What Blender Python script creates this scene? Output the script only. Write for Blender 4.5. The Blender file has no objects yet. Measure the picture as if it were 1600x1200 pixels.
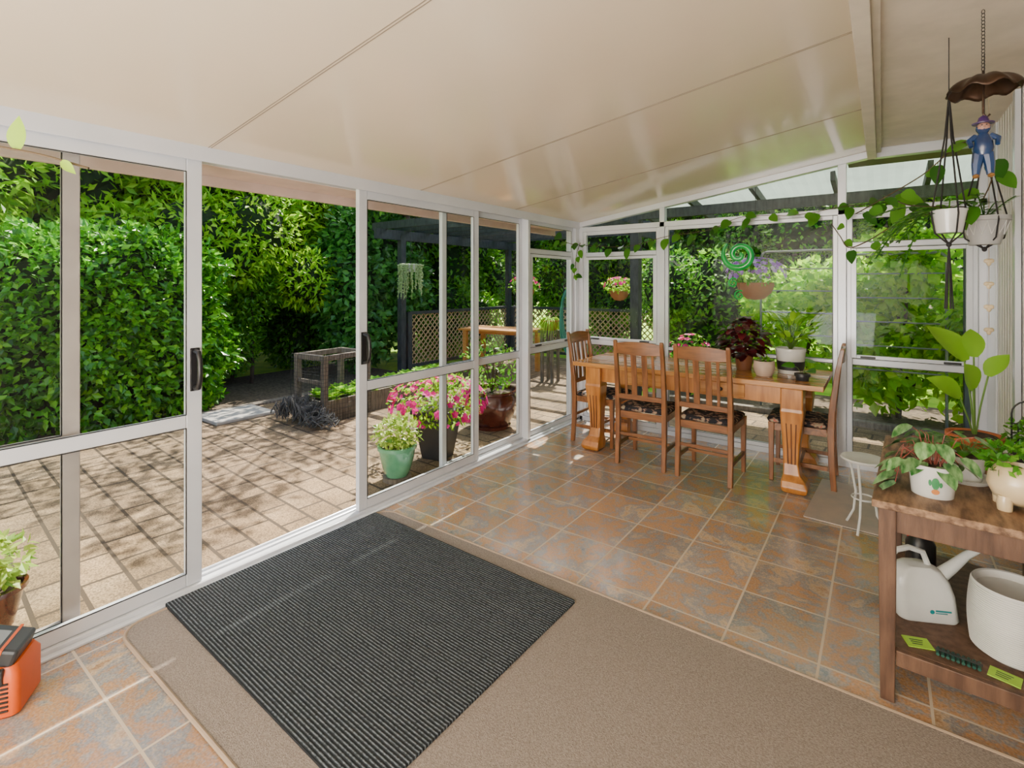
import bpy, math, random
import numpy as np
from mathutils import Vector, Matrix
random.seed(7); rng=np.random.default_rng(7)
C=bpy.context.scene.collection
PI=math.pi
V=Vector
# ------------------------------------------------------------------ materials
_mc={}
def M(name,col,rough=.5,metal=0,col2=None,ns=8,st=(1,1,1),bump=0,bs=60,spec=.5,coat=0):
    if name in _mc: return _mc[name]
    m=bpy.data.materials.new(name); m.use_nodes=True; nt=m.node_tree; b=nt.nodes['Principled BSDF']
    b.inputs['Roughness'].default_value=rough; b.inputs['Metallic'].default_value=metal
    b.inputs['Specular IOR Level'].default_value=spec; b.inputs['Coat Weight'].default_value=coat
    if col2 is None: col2=tuple(c*.88 for c in col)
    tc=nt.nodes.new('ShaderNodeTexCoord'); mp=nt.nodes.new('ShaderNodeMapping'); mp.inputs['Scale'].default_value=st
    nt.links.new(tc.outputs['Object'],mp.inputs['Vector'])
    n=nt.nodes.new('ShaderNodeTexNoise'); n.inputs['Scale'].default_value=ns; n.inputs['Detail'].default_value=5
    nt.links.new(mp.outputs[0],n.inputs['Vector'])
    r=nt.nodes.new('ShaderNodeValToRGB'); r.color_ramp.elements[0].position=.35; r.color_ramp.elements[1].position=.65
    r.color_ramp.elements[0].color=(*col,1); r.color_ramp.elements[1].color=(*col2,1)
    nt.links.new(n.outputs['Fac'],r.inputs[0]); nt.links.new(r.outputs[0],b.inputs['Base Color'])
    if bump:
        n2=nt.nodes.new('ShaderNodeTexNoise'); n2.inputs['Scale'].default_value=bs; n2.inputs['Detail'].default_value=4
        nt.links.new(mp.outputs[0],n2.inputs['Vector'])
        bp=nt.nodes.new('ShaderNodeBump'); bp.inputs['Strength'].default_value=bump; bp.inputs['Distance'].default_value=.005
        nt.links.new(n2.outputs['Fac'],bp.inputs['Height']); nt.links.new(bp.outputs[0],b.inputs['Normal'])
    _mc[name]=m; return m
def leafM(name,cols,transl=.35,rough=.4):
    m=bpy.data.materials.new(name); m.use_nodes=True; nt=m.node_tree; b=nt.nodes['Principled BSDF']; out=nt.nodes['Material Output']
    g=nt.nodes.new('ShaderNodeNewGeometry'); r=nt.nodes.new('ShaderNodeValToRGB')
    els=r.color_ramp.elements
    while len(els)<len(cols): els.new(.5)
    for i,c in enumerate(cols): els[i].position=i/(len(cols)-1); els[i].color=(*c,1)
    nt.links.new(g.outputs['Random Per Island'],r.inputs[0]); nt.links.new(r.outputs[0],b.inputs['Base Color'])
    b.inputs['Roughness'].default_value=rough
    t=nt.nodes.new('ShaderNodeBsdfTranslucent'); mx=nt.nodes.new('ShaderNodeMixShader'); mx.inputs[0].default_value=transl
    nt.links.new(r.outputs[0],t.inputs['Color'])
    nt.links.new(b.outputs[0],mx.inputs[1]); nt.links.new(t.outputs[0],mx.inputs[2]); nt.links.new(mx.outputs[0],out.inputs[0])
    return m
def glassM(name,tint=(1,1,1),refl=.55,rough=0,diff=0,dcol=(.8,.8,.8),base=.014):
    m=bpy.data.materials.new(name); m.use_nodes=True; nt=m.node_tree; nt.nodes.remove(nt.nodes['Principled BSDF']); out=nt.nodes['Material Output']
    t=nt.nodes.new('ShaderNodeBsdfTransparent'); t.inputs[0].default_value=(*tint,1)
    g=nt.nodes.new('ShaderNodeBsdfGlossy'); g.inputs['Roughness'].default_value=rough
    lw=nt.nodes.new('ShaderNodeLayerWeight'); lw.inputs['Blend'].default_value=.5
    pw=nt.nodes.new('ShaderNodeMath'); pw.operation='POWER'; pw.inputs[1].default_value=4; nt.links.new(lw.outputs['Facing'],pw.inputs[0])
    f=nt.nodes.new('ShaderNodeMath'); f.operation='MULTIPLY_ADD'; f.inputs[1].default_value=refl; f.inputs[2].default_value=base; nt.links.new(pw.outputs[0],f.inputs[0])
    mx=nt.nodes.new('ShaderNodeMixShader'); nt.links.new(f.outputs[0],mx.inputs[0]); nt.links.new(t.outputs[0],mx.inputs[1]); nt.links.new(g.outputs[0],mx.inputs[2])
    last=mx
    if diff:
        d=nt.nodes.new('ShaderNodeBsdfTranslucent')
        tc=nt.nodes.new('ShaderNodeTexCoord'); w=nt.nodes.new('ShaderNodeTexNoise'); w.inputs['Scale'].default_value=2.5; nt.links.new(tc.outputs['Object'],w.inputs['Vector'])
        r=nt.nodes.new('ShaderNodeValToRGB'); r.color_ramp.elements[0].color=(*[c*.6 for c in dcol],1); r.color_ramp.elements[1].color=(*dcol,1)
        nt.links.new(w.outputs['Fac'],r.inputs[0]); nt.links.new(r.outputs[0],d.inputs[0])
        m2=nt.nodes.new('ShaderNodeMixShader'); m2.inputs[0].default_value=diff; nt.links.new(mx.outputs[0],m2.inputs[1]); nt.links.new(d.outputs[0],m2.inputs[2]); last=m2
    nt.links.new(last.outputs[0],out.inputs[0]); return m
def brickM(name,bw,rh,offset,mortar,mcol,cols,rough,ns,off=(0,0,0),rotz=0,bump=.4,tint=.25,fine=.25,stain=0):
    m=bpy.data.materials.new(name); m.use_nodes=True; nt=m.node_tree; b=nt.nodes['Principled BSDF']; L=nt.links.new
    tc=nt.nodes.new('ShaderNodeTexCoord'); mp=nt.nodes.new('ShaderNodeMapping'); mp.inputs['Location'].default_value=off; mp.inputs['Rotation'].default_value=(0,0,rotz)
    L(tc.outputs['Object'],mp.inputs['Vector'])
    br=nt.nodes.new('ShaderNodeTexBrick'); br.offset=offset; br.squash=1
    br.inputs['Scale'].default_value=1; br.inputs['Brick Width'].default_value=bw; br.inputs['Row Height'].default_value=rh
    br.inputs['Mortar Size'].default_value=mortar; br.inputs['Mortar Smooth'].default_value=.08; br.inputs['Bias'].default_value=0
    br.inputs['Color1'].default_value=(0,0,0,1); br.inputs['Color2'].default_value=(1,1,1,1); br.inputs['Mortar'].default_value=(.5,.5,.5,1)
    L(mp.outputs[0],br.inputs['Vector'])
    va=nt.nodes.new('ShaderNodeVectorMath'); va.operation='MULTIPLY_ADD'; va.inputs[1].default_value=(13,7,5)
    L(br.outputs['Color'],va.inputs[0]); L(mp.outputs[0],va.inputs[2])
    n=nt.nodes.new('ShaderNodeTexNoise'); n.inputs['Scale'].default_value=ns; n.inputs['Detail'].default_value=9; n.inputs['Roughness'].default_value=.74; n.inputs['Distortion'].default_value=.3
    L(va.outputs[0],n.inputs['Vector'])
    r=nt.nodes.new('ShaderNodeValToRGB'); els=r.color_ramp.elements
    while len(els)<len(cols): els.new(.5)
    for i,c in enumerate(cols): els[i].position=.32+.36*i/(len(cols)-1); els[i].color=(*c,1)
    L(n.outputs['Fac'],r.inputs[0])
    nf=nt.nodes.new('ShaderNodeTexNoise'); nf.inputs['Scale'].default_value=120; nf.inputs['Detail'].default_value=3; L(mp.outputs[0],nf.inputs['Vector'])
    mr=nt.nodes.new('ShaderNodeMapRange'); mr.inputs['From Min'].default_value=.35; mr.inputs['From Max'].default_value=.65; mr.inputs['To Min'].default_value=1-fine; mr.inputs['To Max'].default_value=1+fine; L(nf.outputs['Fac'],mr.inputs['Value'])
    cur=r.outputs[0]
    def mul(cur,val):
        k=nt.nodes.new('ShaderNodeMix'); k.data_type='RGBA'; k.blend_type='MULTIPLY'; k.inputs[0].default_value=1
        L(cur,k.inputs[6]); L(val,k.inputs[7]); return k.outputs[2]
    cur=mul(cur,mr.outputs[0])
    mr2=nt.nodes.new('ShaderNodeMapRange'); mr2.inputs['To Min'].default_value=1-tint; mr2.inputs['To Max'].default_value=1+tint; L(br.outputs['Color'],mr2.inputs['Value'])
    cur=mul(cur,mr2.outputs[0])
    if stain:
        s2=nt.nodes.new('ShaderNodeTexNoise'); s2.inputs['Scale'].default_value=1.3; s2.inputs['Detail'].default_value=6; L(tc.outputs['Object'],s2.inputs['Vector'])
        mr4=nt.nodes.new('ShaderNodeMapRange'); mr4.inputs['From Min'].default_value=.4; mr4.inputs['From Max'].default_value=.6; mr4.inputs['To Min'].default_value=1-stain; mr4.inputs['To Max'].default_value=1.1; L(s2.outputs['Fac'],mr4.inputs['Value'])
        cur=mul(cur,mr4.outputs[0])
    m2=nt.nodes.new('ShaderNodeMix'); m2.data_type='RGBA'; L(br.outputs['Fac'],m2.inputs[0]); L(cur,m2.inputs[6]); m2.inputs[7].default_value=(*mcol,1)
    L(m2.outputs[2],b.inputs['Base Color'])
    mr3=nt.nodes.new('ShaderNodeMapRange'); mr3.inputs['To Min'].default_value=rough; mr3.inputs['To Max'].default_value=.85; L(br.outputs['Fac'],mr3.inputs['Value']); L(mr3.outputs[0],b.inputs['Roughness'])
    iv=nt.nodes.new('ShaderNodeMath'); iv.operation='MULTIPLY_ADD'; iv.inputs[1].default_value=-1; L(br.outputs['Fac'],iv.inputs[0]); L(n.outputs['Fac'],iv.inputs[2])
    bp=nt.nodes.new('ShaderNodeBump'); bp.inputs['Strength'].default_value=bump; bp.inputs['Distance'].default_value=.004; L(iv.outputs[0],bp.inputs['Height']); L(bp.outputs[0],b.inputs['Normal'])
    return m
def waveM(name,c1,c2,scale,axis,rough=.9,bump=.8,dist=1.0):
    m=bpy.data.materials.new(name); m.use_nodes=True; nt=m.node_tree; b=nt.nodes['Principled BSDF']; L=nt.links.new
    tc=nt.nodes.new('ShaderNodeTexCoord'); w=nt.nodes.new('ShaderNodeTexWave'); w.bands_direction=axis; w.inputs['Scale'].default_value=scale; w.inputs['Distortion'].default_value=dist
    w.inputs['Detail'].default_value=3; w.inputs['Detail Scale'].default_value=10
    L(tc.outputs['Object'],w.inputs['Vector'])
    n=nt.nodes.new('ShaderNodeTexNoise'); n.inputs['Scale'].default_value=95; n.inputs['Detail'].default_value=2; L(tc.outputs['Object'],n.inputs['Vector'])
    mu=nt.nodes.new('ShaderNodeMath'); mu.operation='MULTIPLY'; L(w.outputs['Fac'],mu.inputs[0]); L(n.outputs['Fac'],mu.inputs[1])
    r=nt.nodes.new('ShaderNodeValToRGB'); r.color_ramp.elements[0].position=.22; r.color_ramp.elements[1].position=.52
    r.color_ramp.elements[0].color=(*c1,1); r.color_ramp.elements[1].color=(*c2,1)
    L(mu.outputs[0],r.inputs[0]); L(r.outputs[0],b.inputs['Base Color']); b.inputs['Roughness'].default_value=rough
    bp=nt.nodes.new('ShaderNodeBump'); bp.inputs['Strength'].default_value=bump; bp.inputs['Distance'].default_value=.004; L(w.outputs['Fac'],bp.inputs['Height']); L(bp.outputs[0],b.inputs['Normal'])
    return m
alum=M('white_aluminium',(.68,.71,.77),.25,.15,col2=(.62,.65,.71),ns=3)
alum_shade=M('shaded_aluminium',(.38,.33,.32),.4)  # shade on the fixed left frame, put into a darker pinkish grey
cream=M('cream_ceiling',(.74,.635,.48),.2,col2=(.71,.605,.45),ns=1.5,bump=.04,bs=12,coat=.2)
cream2=M('cream_soffit',(.76,.67,.55),.5)
seamM=M('seam',(.26,.21,.15),.6)
beamM=M('beam_paint',(.74,.66,.54),.45)
wallM=M('white_cladding',(.72,.69,.66),.4)
black=M('black_plastic',(.012,.012,.014),.35)
glass=glassM('clear_glass',(.90,.93,.91),.5)
polyc=glassM('clear_roofing',(.5,.55,.52),.2,.1,.95,(.20,.25,.21))
oak=M('oak_wood',(.15,.052,.013),.35,col2=(.28,.105,.030),ns=6,st=(6,6,.8),bump=.15,bs=30,coat=.2)
oakh=M('oak_wood_rail',(.15,.052,.013),.35,col2=(.28,.105,.030),ns=6,st=(.8,6,6),bump=.15,bs=30,coat=.2)
pine=M('varnished_pine',(.36,.125,.018),.3,col2=(.54,.215,.042),ns=5,st=(6,6,.7),bump=.1,bs=25,coat=.3)
pineh=M('varnished_pine_top',(.42,.165,.030),.25,col2=(.58,.26,.065),ns=5,st=(.7,7,7),bump=.08,bs=25,coat=.4)
dwood=M('dark_worn_wood',(.070,.033,.018),.55,col2=(.150,.078,.044),ns=7,st=(5,5,.8),bump=.35,bs=30)
dwoodt=M('worn_table_top',(.11,.055,.028),.55,col2=(.36,.215,.12),ns=7,st=(6,1.2,6),bump=.5,bs=40)
floral=M('floral_fabric',(.015,.015,.02),.9,col2=(.35,.20,.14),ns=26,bump=.2)
_r=[n for n in floral.node_tree.nodes if n.type=='VALTORGB'][0]; _r.color_ramp.elements[0].position=.5; _r.color_ramp.elements[1].position=.56
e=_r.color_ramp.elements.new(.62); e.color=(.35,.33,.22,1); e=_r.color_ramp.elements.new(.7); e.color=(.5,.08,.06,1)
whitec=M('white_ceramic',(.70,.70,.68),.25,coat=.4); whitep=M('white_plastic',(.68,.68,.66),.4)
creamc=M('cream_ceramic',(.72,.58,.36),.3,coat=.5,col2=(.64,.49,.28))
terra=M('terracotta',(.46,.13,.04),.8,col2=(.38,.11,.035),bump=.2)
soil=M('potting_soil',(.03,.018,.01),.95,col2=(.07,.045,.03),ns=60,bump=1,bs=120)
greenc=M('green_glaze',(.08,.27,.14),.25,coat=.6,col2=(.14,.38,.22))
burg=M('burgundy_glaze',(.06,.009,.006),.2,coat=.8,col2=(.115,.023,.013))
charc=M('charcoal_pot',(.03,.03,.034),.45)
concr=M('grey_concrete',(.36,.345,.32),.8,bump=.3)
pergM=M('dark_pergola_timber',(.022,.026,.03),.7,col2=(.05,.055,.06),st=(4,4,1))
timber=M('weathered_timber',(.19,.155,.12),.85,col2=(.10,.08,.062),st=(5,5,1),bump=.4)
lattM=M('lattice_timber',(.44,.31,.16),.8)
picM=M('picnic_timber',(.60,.25,.05),.5,col2=(.48,.19,.035),st=(1,6,6))
steel=M('galvanised_pipe',(.20,.22,.22),.4,.4)
copper=M('aged_copper',(.035,.020,.012),.35,.6,col2=(.08,.042,.024))
orange=M('orange_plastic',(.72,.10,.003),.4)
dgrey=M('dark_grey_plastic',(.03,.034,.04),.4)
barkM=M('bark',(.09,.06,.04),.9,col2=(.05,.035,.025),st=(4,4,1),bump=.6)
stemM=M('green_stem',(.10,.20,.03),.5); stemB=M('brown_stem',(.08,.05,.02),.7)
netM=M('black_net',(.012,.014,.014),.8)
cord=M('black_cord',(.02,.018,.018),.8); jute=M('jute_string',(.45,.33,.2),.9)
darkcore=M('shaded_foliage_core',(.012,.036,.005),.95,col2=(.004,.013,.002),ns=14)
L_hedge=leafM('hedge_leaf',[(.02,.12,.004),(.06,.27,.008),(.12,.44,.012),(.28,.64,.025)],.32,.28)
L_dark=leafM('dark_leaf',[(.02,.10,.006),(.06,.22,.012),(.14,.38,.02)],.38,.4)
L_bright=leafM('bright_leaf',[(.14,.40,.008),(.30,.62,.015),(.52,.78,.05)],.5,.45)
L_mid=leafM('mid_leaf',[(.04,.18,.006),(.11,.37,.015),(.27,.58,.03)],.42,.35)
L_blue=leafM('bluish_leaf',[(.02,.11,.018),(.06,.25,.035),(.12,.38,.055)],.38,.35)
L_pot=leafM('houseplant_leaf',[(.03,.18,.008),(.08,.30,.015),(.17,.45,.03)],.3,.3)
L_vine=leafM('vine_leaf',[(.02,.11,.008),(.05,.20,.012),(.12,.34,.02)],.3,.3)
L_lime=leafM('lime_leaf',[(.28,.55,.015),(.44,.70,.04)],.4,.3)
L_broad=leafM('broad_leaf',[(.13,.36,.012),(.26,.52,.025)],.35,.3)
L_var=leafM('variegated_leaf',[(.26,.44,.03),(.52,.62,.12),(.12,.30,.03)],.35,.4)
L_red=leafM('dark_red_leaf',[(.04,.006,.008),(.14,.012,.018),(.07,.009,.012)],.2,.35)
F_pink=leafM('pink_petal',[(.66,.006,.16),(.78,.010,.28),(.74,.03,.36)],.3,.6)
F_purple=leafM('purple_petal',[(.34,.09,.60),(.52,.28,.78),(.78,.66,.85)],.3,.6)
L_stripe=M('striped_leaf',(.02,.14,.02),.3,col2=(.28,.48,.20),ns=20,st=(3,1,1))
# ------------------------------------------------------------------ mesh builder
class MB:
    def __init__(s): s.v=[]; s.f=[]; s.m=[]
    def add(s,vs,fs,mi=0):
        o=len(s.v); s.v+= [tuple(v) for v in vs]; s.f+=[tuple(i+o for i in f) for f in fs]; s.m+=[mi]*len(fs); return s
    def box(s,x0,x1,y0,y1,z0,z1,mi=0,T=None):
        vs=[(x,y,z) for z in (z0,z1) for y in (y0,y1) for x in (x0,x1)]
        if T is not None: vs=[T@V(v) for v in vs]
        return s.add(vs,[(0,2,3,1),(4,5,7,6),(0,1,5,4),(2,6,7,3),(0,4,6,2),(1,3,7,5)],mi)
    def loft(s,secs,mi=0,cap=True,loop=False):
        n=len(secs[0]); vs=[p for sec in secs for p in sec]; fs=[]
        R=len(secs) if loop else len(secs)-1
        for i in range(R):
            for j in range(n):
                a=i*n+j; b=i*n+(j+1)%n; c=((i+1)%len(secs))*n+(j+1)%n; d=((i+1)%len(secs))*n+j
                fs.append((a,b,c,d))
        if cap and not loop: fs.append(tuple(range(n))[::-1]); fs.append(tuple((len(secs)-1)*n+j for j in range(n)))
        return s.add(vs,fs,mi)
    def vloft(s,secs,mi=0):
        return s.loft([[(x-a/2,y-b/2,z),(x+a/2,y-b/2,z),(x+a/2,y+b/2,z),(x-a/2,y+b/2,z)] for x,y,z,a,b in secs],mi)
    def tube(s,pts,r,n=8,mi=0,loop=False):
        pts=[V(p) for p in pts]; k=len(pts); rs=r if isinstance(r,(list,tuple)) else [r]*k
        secs=[]; up=None
        for i in range(k):
            if loop: t=(pts[(i+1)%k]-pts[i-1])
            else: t=(pts[min(i+1,k-1)]-pts[max(i-1,0)])
            t=t.normalized() if t.length>1e-9 else V((0,0,1))
            if up is None: up=V((0,0,1)) if abs(t.z)<.9 else V((1,0,0))
            a=t.cross(up)
            if a.length<1e-4: up=V((1,0,0)) if abs(t.x)<.9 else V((0,1,0)); a=t.cross(up)
            a.normalize(); b=a.cross(t).normalized(); up=b
            secs.append([pts[i]+(a*math.cos(q)+b*math.sin(q))*rs[i] for q in [2*PI*j/n for j in range(n)]])
        return s.loft(secs,mi,True,loop)
    def lathe(s,prof,c=(0,0,0),n=28,mi=0,sx=1,sy=1):
        secs=[[(c[0]+max(r,1e-4)*sx*math.cos(2*PI*j/n),c[1]+max(r,1e-4)*sy*math.sin(2*PI*j/n),c[2]+z) for j in range(n)] for r,z in prof]
        return s.loft(secs,mi,True)
    def ell(s,c,r,mi=0,n=14,k=9,T=None):
        secs=[]
        for i in range(k+1):
            a=-PI/2+PI*i/k
            sec=[V((r[0]*max(math.cos(a),.001)*math.cos(2*PI*j/n),r[1]*max(math.cos(a),.001)*math.sin(2*PI*j/n),r[2]*math.sin(a))) for j in range(n)]
            secs.append([(T@p if T is not None else p)+V(c) for p in sec])
        return s.loft(secs,mi,True)
    def leaf(s,b,d,up,L,W,droop=.3,fold=.12,mi=0,k=6,shape='oval'):
        b=V(b); d=V(d).normalized(); up=V(up)
        a=d.cross(up); a=a.normalized() if a.length>1e-3 else V((1,0,0)); n=a.cross(d).normalized()
        vs=[]; fs=[]
        for i in range(k+1):
            t=i/k
            if shape=='heart': w=W*.5*math.sin(PI*min(1,.22+.78*t))**.8 if t>0 else W*.25
            elif shape=='long': w=W*.5*math.sin(PI*(.06+.94*t)**.8)
            else: w=W*.5*math.sin(PI*(.05+.95*t))
            if i==k: w=0.0005
            p=b+d*(L*t*(1-.15*abs(droop)*t))-V((0,0,1))*(droop*L*t*t)
            vs+=[p-a*w+n*fold*w,p,p+a*w+n*fold*w]
        for i in range(k):
            o=i*3; fs+=[(o,o+1,o+4,o+3),(o+1,o+2,o+5,o+4)]
        return s.add(vs,fs,mi)
    def flower(s,p,nrm,r,mi=0,k=5):
        p=V(p); nrm=V(nrm).normalized(); a=nrm.cross(V((.3,.2,1))); a=a.normalized() if a.length>1e-3 else V((1,0,0)); b=nrm.cross(a)
        vs=[p-nrm*r*.35]
        for i in range(2*k):
            q=PI*i/k; rr=r if i%2==0 else r*.72
            vs.append(p+(a*math.cos(q)+b*math.sin(q))*rr)
        return s.add(vs,[(0,1+i,1+(i+1)%(2*k)) for i in range(2*k)],mi)
    def build(s,name,mats,parent=None,loc=(0,0,0),rotz=0,smooth=False,bevel=0,ang=40):
        me=bpy.data.meshes.new(name); me.from_pydata(s.v,[],s.f)
        if not isinstance(mats,(list,tuple)): mats=[mats]
        for m in mats: me.materials.append(m)
        if len(mats)>1: me.polygons.foreach_set('material_index',s.m)
        if smooth:
            me.polygons.foreach_set('use_smooth',[True]*len(me.polygons)); me.set_sharp_from_angle(angle=math.radians(ang))
        me.update()
        o=bpy.data.objects.new(name,me); C.objects.link(o); o.location=loc; o.rotation_euler=(0,0,rotz)
        if parent: o.parent=parent
        if bevel:
            b=o.modifiers.new('bevel','BEVEL'); b.width=bevel; b.segments=2; b.limit_method='ANGLE'
        return o
def tag(o,label=None,cat=None,group=None,kind=None):
    if label: o['label']=label
    if cat: o['category']=cat
    if group: o['group']=group
    if kind: o['kind']=kind
    return o
def thing(name,label,cat,loc=(0,0,0),rotz=0,group=None):
    o=bpy.data.objects.new(name,None); C.objects.link(o); o.location=loc; o.rotation_euler=(0,0,rotz); o.empty_display_size=.1
    return tag(o,label,cat,group)
def dup(root,loc,rotz,label=None,scale=None):
    r=root.copy(); C.objects.link(r); r.location=loc; r.rotation_euler=(0,0,rotz)
    if scale: r.scale=scale
    if label: r['label']=label
    for ch in list(root.children):
        c=ch.copy(); C.objects.link(c); c.parent=r
        for g in list(ch.children):
            d=g.copy(); C.objects.link(d); d.parent=c
    return r
def struct(mb,name,mats,**k): return tag(mb.build(name,mats,**k),kind='structure')
# leaf clouds -------------------------------------------------------
def unit(a): return a/np.maximum(np.linalg.norm(a,axis=1,keepdims=True),1e-6)
def leaves_arr(P,N,L,W,out=.6,fold=.15,sag=.2):
    n=len(P); R=unit(rng.normal(size=(n,3)))
    d=unit(N*out+R*.8+np.array([0,0,-sag])); nn=unit(N*.7+np.array([0,0,.5])+rng.normal(size=(n,3))*.35)
    s=unit(np.cross(d,nn)); nn=np.cross(s,d)
    l=(L*(.7+.6*rng.random(n)))[:,None]; w=(W*(.7+.6*rng.random(n)))[:,None]
    v=np.stack([P,P+d*l*.45+s*w*.5+nn*w*fold,P+d*l,P+d*l*.45-s*w*.5+nn*w*fold],1).reshape(-1,3)
    i=np.arange(n)*4; f=np.concatenate([np.stack([i,i+1,i+2],1),np.stack([i,i+2,i+3],1)])
    return v,f
def blob_leaves(blobs,per,L,W,p=2,lo=.78,hi=1.05,out=.6,sag=.2,lump=0):
    PP=[];NN=[]
    for c,r in blobs:
        r=np.array(r if hasattr(r,'__len__') else (r,)*3,float); n=int(per)
        D=unit(rng.normal(size=(n,3)))
        k=(np.abs(D/r)**p).sum(1)**(-1/p)
        if lump: k=k*(1+lump*(np.sin(D[:,0]*9+c[0])*np.sin(D[:,1]*8+1)*np.sin(D[:,2]*7+c[1])+.5*np.sin(D[:,1]*19)*np.sin(D[:,2]*17)))
        k=k*(lo+(hi-lo)*rng.random(n)**.5)
        PP.append(np.array(c)+D*k[:,None]); NN.append(unit(D/r))
    return leaves_arr(np.concatenate(PP),np.concatenate(NN),L,W,out,.15,sag)
def leafobj(name,v,f,mats,parent=None,cores=(),coremul=.72,p=2):
    me=bpy.data.meshes.new(name); vs=v.tolist(); fs=f.tolist(); nl=len(fs)
    mb=MB()
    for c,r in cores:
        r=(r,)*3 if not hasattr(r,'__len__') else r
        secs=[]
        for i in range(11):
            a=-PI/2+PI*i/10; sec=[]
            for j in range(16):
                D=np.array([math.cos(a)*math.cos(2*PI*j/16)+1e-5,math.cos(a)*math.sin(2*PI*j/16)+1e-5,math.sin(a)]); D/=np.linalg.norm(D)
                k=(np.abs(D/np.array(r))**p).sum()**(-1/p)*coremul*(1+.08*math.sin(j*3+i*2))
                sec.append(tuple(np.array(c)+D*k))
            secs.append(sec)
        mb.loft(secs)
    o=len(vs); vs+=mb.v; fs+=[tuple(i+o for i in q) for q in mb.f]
    me.from_pydata(vs,[],fs)
    for m in mats: me.materials.append(m)
    mi=np.zeros(len(fs),int); mi[nl:]=len(mats)-1; me.polygons.foreach_set('material_index',mi)
    ob=bpy.data.objects.new(name,me); C.objects.link(ob)
    if parent: ob.parent=parent
    return ob
def bush(parent,c,r,n,L,W,mat,name='foliage',lo=.3,out=.7,sag=.1):
    v,f=blob_leaves([(c,r)],n,L,W,lo=lo,out=out,sag=sag); return leafobj(name,v,f,[mat],parent)
def pot(parent,r0,r1,h,mat,rim=.008,name='pot',belly=0,n=32,rimh=.02):
    pr=[(0,0),(r0,0)]
    for i in range(1,7):
        t=i/7; pr.append((r0+(r1-r0)*t+belly*math.sin(PI*t),h*t*.97))
    pr+=[(r1,h-rimh),(r1+rim,h-rimh),(r1+rim,h),(r1-.007,h),(r1-.012,h*.86),(0,h*.86)]
    o=MB().lathe(pr,n=n).build(name,mat,parent,smooth=True)
    MB().lathe([(0,0),(r1-.012,0),(r1-.02,.008),(0,.012)],(0,0,h*.87),n=20).build('soil',soil,parent)
    return o
# ================================================================== SETTING
XL=-2.70; YB=4.95; XR=.62; YR=-2.6
SL=(2.565-2.172)/(2.65)
def zc(x): return 2.172+SL*(x-XL) if x<-.05 else 2.575
tileM=brickM('slate_look_tile',.343,.343,0,.0048,(.54,.45,.34),[(.16,.18,.21),(.31,.29,.27),(.46,.25,.115),(.25,.255,.265),(.52,.38,.25),(.34,.20,.11)],.16,4.0,off=(.201,.08,0),bump=.15,tint=.20,fine=.18)
paveM=brickM('buff_paver',.30,.19,.5,.010,(.05,.032,.016),[(.13,.082,.040),(.215,.142,.075),(.30,.21,.122)],.9,2.2,rotz=.06,bump=.6,tint=.18,fine=.5,stain=.28)
struct(MB().box(-2.82,XR+.1,YR,5.02,-.12,0),'floor',tileM)
mb=MB()
mb.loft([[(-2.82,y,zc(XL)-SL*.12),(-.05,y,zc(-.0501)),(-.05,y,2.8),(-2.82,y,2.4)] for y in (YR,5.02)])
for ys in (-.1,1.13,2.55,3.72):
    for dx in (0,.012):
        mb.loft([[(x,ys+dx,zc(x)-.0015),(x,ys+dx+.004,zc(x)-.0015),(x,ys+dx+.004,zc(x)+.002),(x,ys+dx,zc(x)+.002)] for x in (-2.69,-.1)],1)
struct(mb,'ceiling',[cream,seamM])
struct(MB().box(-.05,XR+.1,YR,5.02,2.575,2.8),'ceiling.001',cream2)
struct(MB().box(-.095,-.035,YR,4.95,2.49,2.60).box(-.035,-.005,YR,4.95,2.535,2.60),'trim_1',beamM,bevel=.004)
mb=MB(); pts=[]; y=YR
while y<5.0:
    pts+=[(XR,y),(XR,y+.05),(XR+.012,y+.056),(XR+.012,y+.068),(XR,y+.074)]; y+=.08
for i in range(len(pts)-1):
    (a,b),(c,d)=pts[i],pts[i+1]; mb.add([(a,b,0),(c,d,0),(c,d,2.575),(a,b,2.575)],[(0,1,2,3)])
mb.box(XR+.02,XR+.1,YR,5.02,0,2.575)
struct(mb,'wall_right',wallM)
struct(MB().box(-2.82,XR+.1,YR-.1,YR,-.12,2.8),'wall_rear',M('rear_paint',(.84,.79,.71),.6))
mb=MB().box(-2.82,XL,YR,-.52,0,2.172).box(-2.82,XL,-.52,4.95,2.115,2.18).box(-2.82,XL,-.52,4.95,-.02,.028)
mb.box(-2.70,-2.69,-.52,4.95,2.10,2.19)
mb.box(-2.765,-2.755,-.52,3.96,.028,.04).box(-2.81,-2.80,-.52,3.96,.028,.04)
mb.box(-2.82,XL,3.945,3.985,0,2.15).box(-2.82,XL,4.87,5.02,0,2.18)
struct(mb,'wall_left',alum,bevel=.003)
struct(MB().box(-2.70,-2.668,-.5,4.93,0,.012),'trim_2',alum,bevel=.003)
struct(MB().box(-3.14,-3.10,YR,5.1,2.06,2.24).box(-3.14,-2.83,YR,5.1,2.115,2.13).box(-3.26,-3.14,YR,5.1,2.09,2.21),'trim_3',M('fascia_paint',(.62,.48,.42),.5),bevel=.004)
struct(MB().box(-.27,1.4,5.06,6.1,2.66,2.70),'trim_5',M('brown_soffit',(.10,.07,.05),.7))
def fb(mb,ax,c,t,a0,a1,z0,z1):
    if ax=='x': mb.box(c-t/2,c+t/2,a0,a1,z0,z1)
    else: mb.box(a0,a1,c-t/2,c+t/2,z0,z1)
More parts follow.
